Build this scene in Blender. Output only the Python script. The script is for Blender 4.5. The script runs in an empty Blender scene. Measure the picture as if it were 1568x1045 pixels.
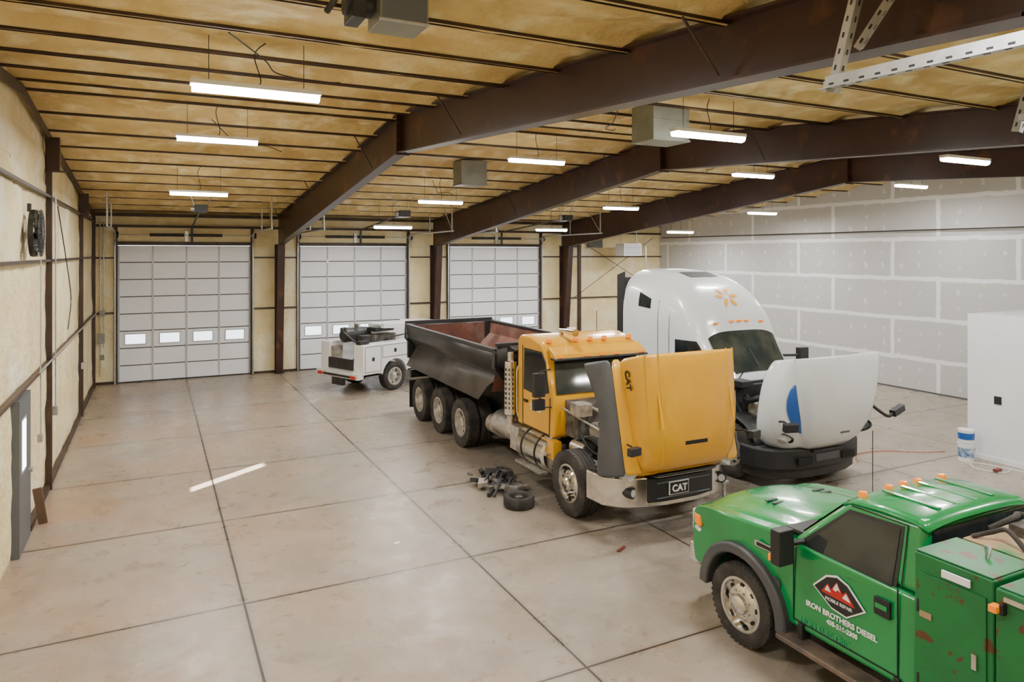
import bpy, bmesh, math, random
from mathutils import Vector, Matrix, noise
random.seed(7)
sc=bpy.context.scene
col=sc.collection
pi=math.pi
# ---------------------------------------------------------------- materials
MATS={}
def mat(name,c,rough=.5,metal=0.,c2=None,vs=3.,lo=.4,hi=.65,bump=0.,bs=25.,coat=0.,emit=0.,trans=0.,c3=None,v3=1.,lo3=.55,hi3=.7,spec=.5):
    m=bpy.data.materials.new(name); m.use_nodes=True
    nt=m.node_tree; b=nt.nodes['Principled BSDF']
    b.inputs['Base Color'].default_value=(*c,1)
    b.inputs['Roughness'].default_value=rough
    b.inputs['Metallic'].default_value=metal
    b.inputs['Specular IOR Level'].default_value=spec
    if coat: b.inputs['Coat Weight'].default_value=coat; b.inputs['Coat Roughness'].default_value=.08
    if trans: b.inputs['Transmission Weight'].default_value=trans
    if emit:
        b.inputs['Emission Color'].default_value=(*c,1); b.inputs['Emission Strength'].default_value=emit
    tc=nt.nodes.new('ShaderNodeTexCoord')
    def noi(s,d=6):
        n=nt.nodes.new('ShaderNodeTexNoise'); n.inputs['Scale'].default_value=s; n.inputs['Detail'].default_value=d
        nt.links.new(tc.outputs['Object'],n.inputs['Vector']); return n
    def mixc(src,c_b,s,l,h):
        n=noi(s); r=nt.nodes.new('ShaderNodeMapRange'); r.inputs['From Min'].default_value=l; r.inputs['From Max'].default_value=h
        nt.links.new(n.outputs['Fac'],r.inputs['Value'])
        x=nt.nodes.new('ShaderNodeMix'); x.data_type='RGBA'
        nt.links.new(r.outputs['Result'],x.inputs['Factor'])
        if isinstance(src,tuple): x.inputs['A'].default_value=(*src,1)
        else: nt.links.new(src,x.inputs['A'])
        x.inputs['B'].default_value=(*c_b,1)
        return x.outputs['Result']
    o=None
    if c2: o=mixc(c,c2,vs,lo,hi)
    if c3: o=mixc(o if o else c,c3,v3,lo3,hi3)
    if o: nt.links.new(o,b.inputs['Base Color'])
    if bump:
        n=noi(bs,8); bp=nt.nodes.new('ShaderNodeBump'); bp.inputs['Strength'].default_value=bump; bp.inputs['Distance'].default_value=.05
        nt.links.new(n.outputs['Fac'],bp.inputs['Height']); nt.links.new(bp.outputs['Normal'],b.inputs['Normal'])
    MATS[name]=m
    return m

foam_c=mat('foam_ceiling',(.74,.57,.25),.8,c2=(.50,.34,.12),vs=1.3,lo=.40,hi=.72,bump=1.,bs=5,c3=(.86,.76,.45),v3=2.8,lo3=.5,hi3=.72)
foam_w=mat('foam_wall',(.84,.72,.42),.8,c2=(.70,.56,.27),vs=1.6,lo=.4,hi=.8,bump=1.,bs=7,c3=(.88,.83,.64),v3=1.0,lo3=.50,hi3=.7)
steel=mat('red_oxide_steel',(.042,.016,.011),.4,c2=(.028,.011,.008),vs=1.5,c3=(.12,.045,.018),v3=2.2,lo3=.60,hi3=.75)
steel_d=mat('purlin_steel',(.030,.015,.010),.5,c2=(.06,.032,.018),vs=2)
galv=mat('galvanized',(.55,.56,.56),.4,.8,c2=(.42,.43,.44),vs=8)
galvd=mat('grey_metal_box',(.25,.26,.22),.5,.3,c2=(.20,.21,.18),vs=3)
blackm=mat('black_metal',(.012,.012,.013),.45,c2=(.025,.025,.025),vs=6)
blackp=mat('black_plastic',(.014,.015,.017),.5)
grayp=mat('gray_plastic',(.055,.06,.068),.5,c2=(.075,.075,.08),vs=3)
doorw=mat('door_white',(.84,.86,.90),.4,c2=(.79,.81,.86),vs=.7)
doorg=mat('door_seam',(.07,.075,.08),.5)
stile=mat('door_stile',(.42,.44,.48),.45)
white=mat('painted_white',(.80,.81,.82),.3,coat=.3,c2=(.74,.75,.76),vs=1)
semiw=mat('semi_white',(.74,.78,.80),.28,coat=.4,c2=(.68,.72,.74),vs=1)
whitewall=mat('white_wall',(.78,.79,.82),.6,c2=(.74,.75,.79),vs=1)
wdirty=mat('dirty_white',(.72,.73,.73),.45,c2=(.50,.49,.46),vs=4,lo=.5,hi=.8)
yellow=mat('truck_yellow',(.70,.355,.008),.28,coat=.5,c2=(.64,.315,.010),vs=1.5)
green=mat('truck_green',(.003,.26,.065),.25,coat=.6,c2=(.006,.21,.055),vs=1.2)
greenb=mat('service_green',(.005,.17,.045),.42,c2=(.009,.13,.04),vs=3,c3=(.10,.04,.016),v3=7,lo3=.60,hi3=.635)
tan=mat('dirty_tan_top',(.36,.24,.13),.7,c2=(.04,.18,.06),vs=2,lo=.55,hi=.65,c3=(.22,.11,.06),v3=5)
glass=mat('dark_glass',(.012,.015,.017),.05,spec=.5,c2=(.03,.036,.036),vs=2)
glassg=mat('windshield_glass',(.025,.032,.03),.05,spec=.5,c2=(.05,.06,.05),vs=2.5)
chrome=mat('chrome',(.80,.79,.77),.16,1.,c2=(.6,.58,.54),vs=5)
alum=mat('aluminium',(.74,.73,.71),.3,.9,c2=(.50,.47,.43),vs=9)
rubber=mat('tire_rubber',(.018,.017,.016),.8,c2=(.055,.047,.04),vs=4,bump=.3,bs=40)
dark=mat('dark_void',(.006,.006,.006),.8)
bedm=mat('bed_black',(.014,.014,.016),.42,c2=(.026,.025,.025),vs=2)
bedg=mat('bed_skirt',(.085,.077,.07),.45,c2=(.045,.04,.037),vs=2)
rust=mat('bed_rust',(.15,.05,.028),.8,c2=(.07,.03,.022),vs=2,c3=(.20,.12,.09),v3=1.2)
amber=mat('amber',(.95,.25,.005),.3,emit=.25)
red=mat('red_lens',(.5,.02,.015),.35)
dred=mat('dark_red_scrap',(.16,.035,.025),.6)
blue=mat('blue_paint',(.005,.09,.38),.35)
bucketb=mat('bucket_label',(.05,.16,.38),.5,c2=(.6,.62,.65),vs=9)
sparky=mat('logo_yellow',(.95,.42,.01),.4)
engine=mat('engine_grime',(.07,.065,.06),.6,.3,c2=(.20,.18,.16),vs=7,c3=(.03,.025,.022),v3=4)
engt=mat('engine_tan',(.38,.33,.27),.5,.2,c2=(.2,.18,.15),vs=8)
greyf=mat('door_grey',(.10,.11,.12),.45)
led=mat('led_lens',(1,.98,.95),.5,emit=45)
textw=mat('decal_white',(.85,.85,.85),.5)
lamp=mat('headlight_glass',(.65,.68,.7),.08,.3)
cableb=mat('black_cable',(.012,.012,.012),.6)
redh=mat('red_hose',(.40,.05,.03),.5)
clear=mat('clear_glass',(1,1,1),0.,trans=1.)

# ---------------------------------------------------------------- geometry helpers
def vbox(c,s,rot=None):
    x,y,z=[v/2 for v in s]
    V=[Vector((sx*x,sy*y,sz*z)) for sx in(-1,1) for sy in(-1,1) for sz in(-1,1)]
    if rot is not None:
        R=rot if isinstance(rot,Matrix) else Matrix.Rotation(rot[2],3,'Z')@Matrix.Rotation(rot[1],3,'Y')@Matrix.Rotation(rot[0],3,'X')
        V=[R@v for v in V]
    c=Vector(c)
    return [tuple(v+c) for v in V],[(0,1,3,2),(4,6,7,5),(0,4,5,1),(2,3,7,6),(0,2,6,4),(1,5,7,3)]
def frame(t,up=Vector((0,0,1))):
    t=t.normalized()
    if abs(t.dot(up))>.95: up=Vector((1,0,0))
    a=t.cross(up).normalized(); b=a.cross(t).normalized()
    return a,b
def vcyl(p1,p2,r,n=20,r2=None):
    p1,p2=Vector(p1),Vector(p2); a,b=frame(p2-p1); r2=r if r2 is None else r2
    V=[];F=[]
    for p,rr in((p1,r),(p2,r2)):
        for i in range(n):
            t=2*pi*i/n; V.append(tuple(p+a*math.cos(t)*rr+b*math.sin(t)*rr))
    for i in range(n): F.append((i,(i+1)%n,n+(i+1)%n,n+i))
    F.append(tuple(range(n-1,-1,-1)));F.append(tuple(range(n,2*n)))
    return V,F
def vtube(pts,r,n=8):
    P=[Vector(p) for p in pts];V=[];F=[]
    for k,p in enumerate(P):
        t=(P[min(k+1,len(P)-1)]-P[max(k-1,0)])
        a,b=frame(t)
        if k and a.dot(pa)<0: a=-a;b=-b
        pa=a
        for i in range(n):
            q=2*pi*i/n;V.append(tuple(p+a*math.cos(q)*r+b*math.sin(q)*r))
    for k in range(len(P)-1):
        for i in range(n):
            F.append((k*n+i,k*n+(i+1)%n,(k+1)*n+(i+1)%n,(k+1)*n+i))
    F.append(tuple(range(n)));F.append(tuple(range((len(P)-1)*n,len(P)*n)))
    return V,F
def smoothpts(pts,k=6):
    P=[Vector(p) for p in pts]; out=[]
    for i in range(len(P)-1):
        p0=P[max(i-1,0)];p1=P[i];p2=P[i+1];p3=P[min(i+2,len(P)-1)]
        for j in range(k):
            t=j/k
            out.append(.5*((2*p1)+(-p0+p2)*t+(2*p0-5*p1+4*p2-p3)*t*t+(-p0+3*p1-3*p2+p3)*t**3))
    out.append(P[-1]);return out
def vlathe(prof,c,axis='y',n=40,sgn=1):
    V=[];F=[];c=Vector(c);m=len(prof)
    for i in range(n):
        t=2*pi*i/n;ca,sa=math.cos(t),math.sin(t)
        for r,h in prof:
            h*=sgn
            if axis=='y': v=Vector((r*ca,h,r*sa))
            elif axis=='z': v=Vector((r*ca,r*sa,h))
            else: v=Vector((h,r*ca,r*sa))
            V.append(tuple(v+c))
    for i in range(n):
        j=(i+1)%n
        for k in range(m-1):
            F.append((i*m+k,j*m+k,j*m+k+1,i*m+k+1))
    return V,F
def vprism(pts,axis,a,b):
    n=len(pts)
    def P(p,h):
        return {'y':(p[0],h,p[1]),'x':(h,p[0],p[1]),'z':(p[0],p[1],h)}[axis]
    V=[P(p,a) for p in pts]+[P(p,b) for p in pts]
    F=[(i,(i+1)%n,n+(i+1)%n,n+i) for i in range(n)]
    F+= [tuple(range(n-1,-1,-1)),tuple(range(n,2*n))]
    return V,F
def vgrid(rows):
    m=len(rows[0]);V=[tuple(p) for r in rows for p in r];F=[]
    for i in range(len(rows)-1):
        for j in range(m-1):
            F.append((i*m+j,i*m+j+1,(i+1)*m+j+1,(i+1)*m+j))
    return V,F
def vloft(rings,caps=True):
    n=len(rings[0]);V=[tuple(p) for r in rings for p in r];F=[]
    for i in range(len(rings)-1):
        for j in range(n):
            F.append((i*n+j,i*n+(j+1)%n,(i+1)*n+(j+1)%n,(i+1)*n+j))
    if caps: F.append(tuple(range(n)));F.append(tuple(range((len(rings)-1)*n,len(rings)*n)))
    return V,F
def vxf(vf,M):
    return [tuple(M@Vector(v)) for v in vf[0]],vf[1]
def vfn(vf,fn):
    return [fn(*v) for v in vf[0]],vf[1]
def quadpatch(a,b,c,d,u0,u1,v0,v1,off=.01,n=1):
    a,b,c,d=[Vector(p) for p in(a,b,c,d)]
    nor=(b-a).cross(d-a).normalized()*off
    def P(u,v): return (a*(1-u)+b*u)*(1-v)+(d*(1-u)+c*u)*v+nor
    return [tuple(P(u,v)) for u,v in((u0,v0),(u1,v0),(u1,v1),(u0,v1))],[(0,1,2,3)]
def obj(name,parts,parent=None,bevel=0,solid=0,smooth=35,seg=2,sub=0,recalc=True):
    me=bpy.data.meshes.new(name);V=[];F=[];MI=[];ml=[]
    for vf,m in parts:
        if m not in ml: ml.append(m)
        o=len(V);V+=vf[0]
        for f in vf[1]: F.append(tuple(i+o for i in f));MI.append(ml.index(m))
    me.from_pydata(V,[],F)
    for m in ml: me.materials.append(m)
    for p,i in zip(me.polygons,MI): p.material_index=i
    if recalc:
        bm=bmesh.new();bm.from_mesh(me);bmesh.ops.recalc_face_normals(bm,faces=bm.faces);bm.to_mesh(me);bm.free()
    me.shade_smooth(); me.set_sharp_from_angle(angle=math.radians(smooth))
    ob=bpy.data.objects.new(name,me);col.objects.link(ob)
    if parent is not None: ob.parent=parent
    if solid:
        s=ob.modifiers.new('s','SOLIDIFY');s.thickness=solid;s.offset=0
    if sub:
        s=ob.modifiers.new('u','SUBSURF');s.levels=sub;s.render_levels=sub
    if bevel:
        b=ob.modifiers.new('b','BEVEL');b.width=bevel;b.segments=seg;b.limit_method='ANGLE';b.angle_limit=math.radians(30);b.harden_normals=True
    return ob
def group(name,loc=(0,0,0),rz=0):
    e=bpy.data.objects.new(name,None);e.location=loc;e.rotation_euler=(0,0,rz);e.empty_display_size=.3;col.objects.link(e);return e
def text(name,s,loc,right,up,size,m,parent,ext=.003,bold=0,align='CENTER'):
    c=bpy.data.curves.new(name,'FONT');c.body=s;c.size=size;c.extrude=ext;c.offset=bold;c.align_x=align
    ob=bpy.data.objects.new(name,c);c.materials.append(m);col.objects.link(ob)
    r=Vector(right).normalized();u=Vector(up).normalized();n=r.cross(u)
    M=Matrix((r,u,n)).transposed().to_4x4();M.translation=Vector(loc);ob.parent=parent;ob.matrix_local=M;return ob

# ---------------------------------------------------------------- ROOM
XL,XR,YF,YB=-1.75,20.8,-1.8,26.2
RY=12.1
def roofz(y): return 6.78-abs(y-RY)/12.
# floor
fm=mat('concrete',(.5,.45,.39),.3)
def floor_nodes():
    nt=fm.node_tree;N=nt.nodes;L=nt.links;b=N['Principled BSDF']
    tc=N.new('ShaderNodeTexCoord');sep=N.new('ShaderNodeSeparateXYZ');L.new(tc.outputs['Object'],sep.inputs[0])
    def noi(s,d=8,r=.6,dist=0):
        n=N.new('ShaderNodeTexNoise');n.inputs['Scale'].default_value=s;n.inputs['Detail'].default_value=d;n.inputs['Roughness'].default_value=r;n.inputs['Distortion'].default_value=dist
        L.new(tc.outputs['Object'],n.inputs['Vector']);return n.outputs['Fac']
    def rng(v,a,bb,c=0,d=1):
        r=N.new('ShaderNodeMapRange');L.new(v,r.inputs['Value'])
        for k,x in zip(('From Min','From Max','To Min','To Max'),(a,bb,c,d)): r.inputs[k].default_value=x
        return r.outputs['Result']
    def mth(op,a,bb):
        m=N.new('ShaderNodeMath');m.operation=op
        for i,x in enumerate((a,bb)):
            if isinstance(x,(int,float)): m.inputs[i].default_value=x
            else: L.new(x,m.inputs[i])
        return m.outputs[0]
    def mix(f,a,bb):
        x=N.new('ShaderNodeMix');x.data_type='RGBA';L.new(f,x.inputs['Factor'])
        for k,v in(('A',a),('B',bb)):
            if isinstance(v,tuple): x.inputs[k].default_value=(*v,1)
            else: L.new(v,x.inputs[k])
        return x.outputs['Result']
    c=mix(rng(noi(.45,4,.5,.5),.35,.65),(.325,.285,.23),(.245,.21,.165))
    c=mix(rng(noi(1.3,10,.75,.6),.42,.75),c,(.40,.355,.29))
    c=mix(mth('MULTIPLY',rng(noi(3.1,10,.8,.8),.45,.75),.5),c,(.22,.185,.14))
    red_=mth('MULTIPLY',rng(noi(.5,6,.65),.34,.68),rng(sep.outputs['X'],7,-1.7,.12,1))
    c=mix(mth('MULTIPLY',red_,.7),c,(.37,.205,.105))
    c=mix(mth('MULTIPLY',rng(noi(.9,10,.75,1.5),.52,.85),.75),c,(.12,.095,.07))
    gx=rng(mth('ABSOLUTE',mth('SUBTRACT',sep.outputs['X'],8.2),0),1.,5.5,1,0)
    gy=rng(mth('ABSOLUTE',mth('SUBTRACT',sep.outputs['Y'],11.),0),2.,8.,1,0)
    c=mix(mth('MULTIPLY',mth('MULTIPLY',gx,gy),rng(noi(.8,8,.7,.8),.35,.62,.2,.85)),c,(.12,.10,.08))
    spot=mth('MULTIPLY',rng(noi(11,3,.5),.70,.74),rng(noi(.6,2,.5),.50,.60))
    c=mix(mth('MULTIPLY',spot,.7),c,(.06,.045,.035))
    dx=mth('PINGPONG',mth('ADD',sep.outputs['X'],-.97+29.5),1.475)
    dy=mth('PINGPONG',mth('ADD',sep.outputs['Y'],-6.1+29.5),1.475)
    d=mth('MINIMUM',dx,dy)
    j=mth('LESS_THAN',d,.014)
    halo=rng(d,.0,.07,.4,0)
    c=mix(halo,c,(.13,.085,.05));c=mix(j,c,(.03,.022,.017))
    L.new(c,b.inputs['Base Color'])
    L.new(rng(noi(2.2,8,.65),.3,.7,.20,.46),b.inputs['Roughness'])
    b.inputs['Specular IOR Level'].default_value=.5
    bp=N.new('ShaderNodeBump');bp.inputs['Strength'].default_value=.12;bp.inputs['Distance'].default_value=.02
    L.new(noi(14,8,.7),bp.inputs['Height']);L.new(bp.outputs['Normal'],b.inputs['Normal'])
floor_nodes()
obj('floor',[(vbox(((XL+XR)/2,(YF+YB)/2,-.1),(XR-XL+.6,YB-YF+.6,.2)),fm)])

def foam(o,u,v,lu,lv,nrm,amp=.05,step=.16,sc_=1.3,flat=False):
    o,u,v,nrm=[Vector(a) for a in(o,u,v,nrm)]
    nu=max(2,int(lu/step));nv=max(2,int(lv/step));rows=[]
    for i in range(nu+1):
        r=[]
        for j in range(nv+1):
            p=o+u*(lu*i/nu)+v*(lv*j/nv)
            k=(noise.noise(p*sc_)+.6*noise.noise(p*sc_*2.7)+1.0)*.5
            e=min(i,nu-i,j,nv-j); 
            r.append(p+nrm*(amp*k*(0 if e==0 else 1)+.005))
        rows.append(r)
    return vgrid(rows)
# ceiling
PY=[y for y in [RY+.35+1.27*k for k in range(0,11)]]+[RY-.35-1.27*k for k in range(0,11)]
rows=[]
ny=int((YB-YF)/.075);nx=110
for i in range(ny+1):
    y=YF+(YB-YF)*i/ny;r=[]
    dp=min(abs(y-p) for p in PY)
    fil=max(0,1-dp/.32)**1.4*.15
    for j in range(nx+1):
        x=XL+(XR-XL)*j/nx
        n=noise.noise(Vector((x*.8+y*.5,y*2.2,0)))*.5+noise.noise(Vector((x*2.5+y*1.5,y*4,3)))*.6
        r.append((x,y,roofz(y)-.02-fil-.065*(n+.5)*(1 if dp>.08 else .1)))
    rows.append(r)
obj('ceiling',[(vgrid(rows),foam_c),
   (vprism([(YF-.3,roofz(YF)+.03),(RY,6.83),(YB+.3,roofz(YB)+.03),(YB+.3,roofz(YB)+.2),(RY,7.0),(YF-.3,roofz(YF)+.2)],'x',XL-.3,XR+.3),foam_c)],smooth=60)
pp=[]
for y in PY:
    if y<YF+.1 or y>YB-.1: continue
    z=roofz(y)
    pp.append((vbox(((XL+XR)/2,y,z-.155),(XR-XL-.1,.085,.012)),steel_d))
    pp.append((vbox(((XL+XR)/2,y+.04,z-.14),(XR-XL-.1,.008,.06)),steel_d))
    pp.append((vbox(((XL+XR)/2,y-.04,z-.15),(XR-XL-.1,.008,.05)),steel_d))
obj('ceiling_purlins',pp)

# walls
DOORS=[(-1.03,3.01),(4.66,8.66),(10.40,14.46)];DH=4.46
ZE=roofz(YB)
wp=[]
def wallseg(x0,x1,z0,z1):
    wp.append((vbox(((x0+x1)/2,YB+.1,(z0+z1)/2),(x1-x0,.2,z1-z0)),foam_w))
    wp.append((foam((x0,YB,z0),(1,0,0),(0,0,1),x1-x0,z1-z0,(0,-1,0)),foam_w))
piers=[(XL,-1.03),(3.01,4.66),(8.66,10.40),(14.46,XR)]
for a,b in piers: wallseg(a,b,0,DH)
wallseg(XL,XR,DH,ZE)
obj('wall_back',wp,smooth=60)
bw=[]
for a,b in piers:
    for z in(2.28,4.05):
        bw.append((vbox(((a+b)/2,YB-.07,z),(b-a,.1,.05)),steel_d))
    bw.append((vbox(((a+b)/2,YB-.04,.04),(b-a,.06,.08)),steel_d))
for a,b in DOORS:
    for x in(a-.05,b+.05): bw.append((vbox((x,YB-.04,DH/2+.3),(.1,.16,DH+.6)),steel_d))
    bw.append((vbox(((a+b)/2,YB-.04,DH+.06),(b-a+.1,.14,.12)),steel_d))
bw.append((vbox(((XL+XR)/2,YB-.1,DH+.62),(XR-XL-.1,.14,.08)),steel_d))
bw.append((vbox(((XL+XR)/2,YB-.1,ZE-.16),(XR-XL-.1,.16,.1)),steel_d))
bw.append((vbox((16.4,YB-.08,2.6),(.14,.1,5.2)),steel_d))
bw.append((vtube([(16.0,YB-.3,4.9),(20.2,YB-.3,2.6)],.012),cableb));bw.append((vtube([(16.0,YB-.3,2.3),(20.2,YB-.3,4.9)],.012),cableb))
obj('trim_1',bw)
# left wall with walk-door opening
LDY0,LDY1,LDH=11.75,12.75,2.16
lw=[]
def lseg(y0,y1,z0,f1,top=None):
    lw.append((vprism([(y0,z0),(y1,z0),(y1,f1(y1)),(y0,f1(y0))] if not(y0<RY<y1) else [(y0,z0),(y1,z0),(y1,f1(y1)),(RY,f1(RY)),(y0,f1(y0))],'x',XL-.2,XL),foam_w))
lseg(YF,LDY0,0,roofz);lseg(LDY1,YB,0,roofz)
lw.append((vprism([(LDY0,LDH),(LDY1,LDH),(LDY1,roofz(LDY1)),(RY,roofz(RY)),(LDY0,roofz(LDY0))],'x',XL-.2,XL),foam_w))
for y0,y1,z0,z1 in((YF,LDY0,0,5.5),(LDY1,YB,0,5.55),(LDY0,LDY1,LDH,5.55),(4,20.0,5.55,6.05)):
    lw.append((foam((XL,y0,z0),(0,1,0),(0,0,1),y1-y0,z1-z0,(1,0,0),.07),foam_w))
obj('wall_left',lw,smooth=60)
lf=[]
for z in(2.28,4.07,5.2):
    lf.append((vbox((XL+.09,(YF+YB)/2,z),(.08,YB-YF-.2,.045)),steel_d))
for y in(2.2,8.6,15.0,21.3,25.6):
    h=roofz(y)-.3
    lf.append((vbox((XL+.09,y,h/2),(.10,.08,h)),steel_d))
lf.append((vprism([(YB-.1,roofz(YB)-.32),(RY,6.46),(YF+.1,roofz(YF)-.32),(YF+.1,roofz(YF)-.16),(RY,6.60),(YB-.1,roofz(YB)-.16)],'x',XL+.07,XL+.10),steel_d))
for y in(15.0,21.3): lf.append((vbox((XL+.16,y,roofz(y)-.58),(.2,.16,.6)),steel));lf.append((vbox((XL+.2,y,roofz(y)-.88),(.3,.2,.02)),steel))
lf.append((vbox((XL+.06,(LDY1+YB)/2,.05),(.1,YB-LDY1-.2,.1)),steel_d))
obj('trim_2',lf)
# right drywall
dw=mat('drywall',(.42,.42,.42),.8)
def dry():
    nt=dw.node_tree;N=nt.nodes;L=nt.links;b=N['Principled BSDF']
    tc=N.new('ShaderNodeTexCoord');sep=N.new('ShaderNodeSeparateXYZ');L.new(tc.outputs['Object'],sep.inputs[0])
    nz=N.new('ShaderNodeTexNoise');nz.inputs['Scale'].default_value=3.;nz.inputs['Detail'].default_value=6;L.new(tc.outputs['Object'],nz.inputs['Vector'])
    def mth(op,a,bb=0.,cc=0.):
        m=N.new('ShaderNodeMath');m.operation=op
        for i,x in enumerate((a,bb,cc)):
            if isinstance(x,(int,float)): m.inputs[i].default_value=x
            else: L.new(x,m.inputs[i])
        return m.outputs[0]
    w=mth('MULTIPLY_ADD',nz.outputs['Fac'],.10,-.05)
    yy=mth('ADD',sep.outputs['Y'],w);zz=mth('ADD',mth('ADD',sep.outputs['Z'],w),.24)
    cb=N.new('ShaderNodeCombineXYZ');L.new(yy,cb.inputs[0]);L.new(zz,cb.inputs[1])
    br=N.new('ShaderNodeTexBrick');L.new(cb.outputs[0],br.inputs['Vector'])
    br.inputs['Scale'].default_value=1;br.inputs['Brick Width'].default_value=3.66;br.inputs['Row Height'].default_value=1.22
    br.inputs['Mortar Size'].default_value=.075;br.inputs['Mortar Smooth'].default_value=.35;br.offset=.4
    br.inputs['Color1'].default_value=(.46,.46,.455,1);br.inputs['Color2'].default_value=(.50,.50,.495,1);br.inputs['Mortar'].default_value=(.76,.76,.77,1)
    n3=N.new('ShaderNodeTexNoise');n3.inputs['Scale'].default_value=1.7;L.new(tc.outputs['Object'],n3.inputs['Vector'])
    a=mth('PINGPONG',mth('ADD',mth('ADD',yy,mth('MULTIPLY',n3.outputs['Fac'],.35)),30.),.305);c=mth('PINGPONG',mth('ADD',mth('ADD',zz,mth('MULTIPLY',n3.outputs['Fac'],.3)),30.2),.2)
    n2=N.new('ShaderNodeTexNoise');n2.inputs['Scale'].default_value=4.;L.new(tc.outputs['Object'],n2.inputs['Vector'])
    d=mth('SQRT',mth('ADD',mth('MULTIPLY',a,a),mth('MULTIPLY',mth('MULTIPLY',c,c),.3)))
    dot=mth('MULTIPLY',mth('LESS_THAN',d,.05),mth('GREATER_THAN',n2.outputs['Fac'],.50))
    x=N.new('ShaderNodeMix');x.data_type='RGBA';L.new(mth('MULTIPLY',dot,.5),x.inputs['Factor']);L.new(br.outputs['Color'],x.inputs['A']);x.inputs['B'].default_value=(.76,.76,.77,1)
    L.new(x.outputs['Result'],b.inputs['Base Color'])
dry()
obj('wall_right',[(vprism([(YF,0),(YB,0),(YB,roofz(YB)),(RY,roofz(RY)),(YF,roofz(YF))],'x',XR,XR+.2),dw),
  (vbox((XR-.02,(YF+YB)/2,.02),(.04,YB-YF-.1,.04)),doorg)])
obj('wall_front',[(vbox(((XL+XR)/2,YF-.1,roofz(YF)/2),(XR-XL+.4,.2,roofz(YF))),foam_w)])
OX,OY,OH=15.1,8.95,2.95
obj('wall_partition',[(vbox(((OX+XR)/2,(OY+YF)/2,OH/2),(XR-OX,OY-YF,OH)),whitewall),
  (vbox((OX-.008,8.35,1.25),(.02,.14,.16)),blackp),(vbox((OX-.006,7.6,1.3),(.014,.1,.13)),greyf),(vbox((OX-.006,7.6,.5),(.014,.1,.13)),greyf),
  (vbox((OX-.01,(OY+YF)/2,.05),(.02,OY-YF-.05,.1)),whitewall)],bevel=.006)

# steel frames
def rafter(x,i):
    p=[]
    TOP=[(YB-.1,roofz(YB)-.14),(RY,6.66),(YF+.1,roofz(YF)-.14)]
    BOT=[(25.3,4.52),(RY,5.98),(2.,5.38),(-1.,4.6)]
    poly=TOP+[(YF+.1,4.5)]+[(-1.,4.6),(2.,5.38),(RY,5.98),(25.3,4.52),(YB-.1,4.45)]
    p.append((vprism(poly,'x',x-.008,x+.008),steel))
    def fl(a,b,w=.21,t=.022):
        a=Vector((x,*a));b=Vector((x,*b));d=b-a;ang=math.atan2(d.z,d.y)
        p.append((vbox((a+b)/2,(w,d.length+.01,t),Matrix.Rotation(ang,3,'X')),steel))
    for a,b in zip(TOP,TOP[1:]): fl(a,b)
    for a,b in zip(BOT,BOT[1:]): fl(a,b)
    for s in(-.014,.014):
        p.append((vbox((x,RY+s,(5.93+roofz(RY)-.12)/2),(.24,.024,roofz(RY)-.12-5.93)),steel))
    for zz in(6.05,6.2,6.5): 
        for s in(-.07,.07): p.append((vcyl((x+s,RY-.05,zz),(x+s,RY+.05,zz),.018,8),steel_d))
    for k,y in enumerate(PY):
        if k%4==1 and -1<y<25:
            zb=6.0-abs(y-RY)*.11 if y>RY else 5.98-(RY-y)*.06
            p.append((vtube([(x-.09,y,zb+.05),(x-.45,y,roofz(y)-.16)],.012,6),steel_d))
    p.append((vprism([(YB-.05,0),(25.85,0),(25.42,4.5),(YB-.05,4.5)],'x',x-.008,x+.008),steel))
    a=Vector((x,25.85,0));b=Vector((x,25.42,4.5));d=b-a
    p.append((vbox((a+b)/2,(.24,.022,d.length),Matrix.Rotation(math.atan2(-d.y,d.z),3,'X')),steel))
    p.append((vbox((x,YB-.06,2.25),(.24,.022,4.5)),steel));p.append((vbox((x,(25.42+YB)/2,4.5),(.24,YB-25.42,.03)),steel))
    p.append((vbox((x,25.98,.01),(.3,.42,.02)),steel))
    p.append((vbox((x,YF+.4,2.3),(.24,.5,4.6)),steel))
    obj('steel_roof_beam',p)
for i,x in enumerate((3.93,9.72,15.55)): rafter(x,i)

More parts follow.
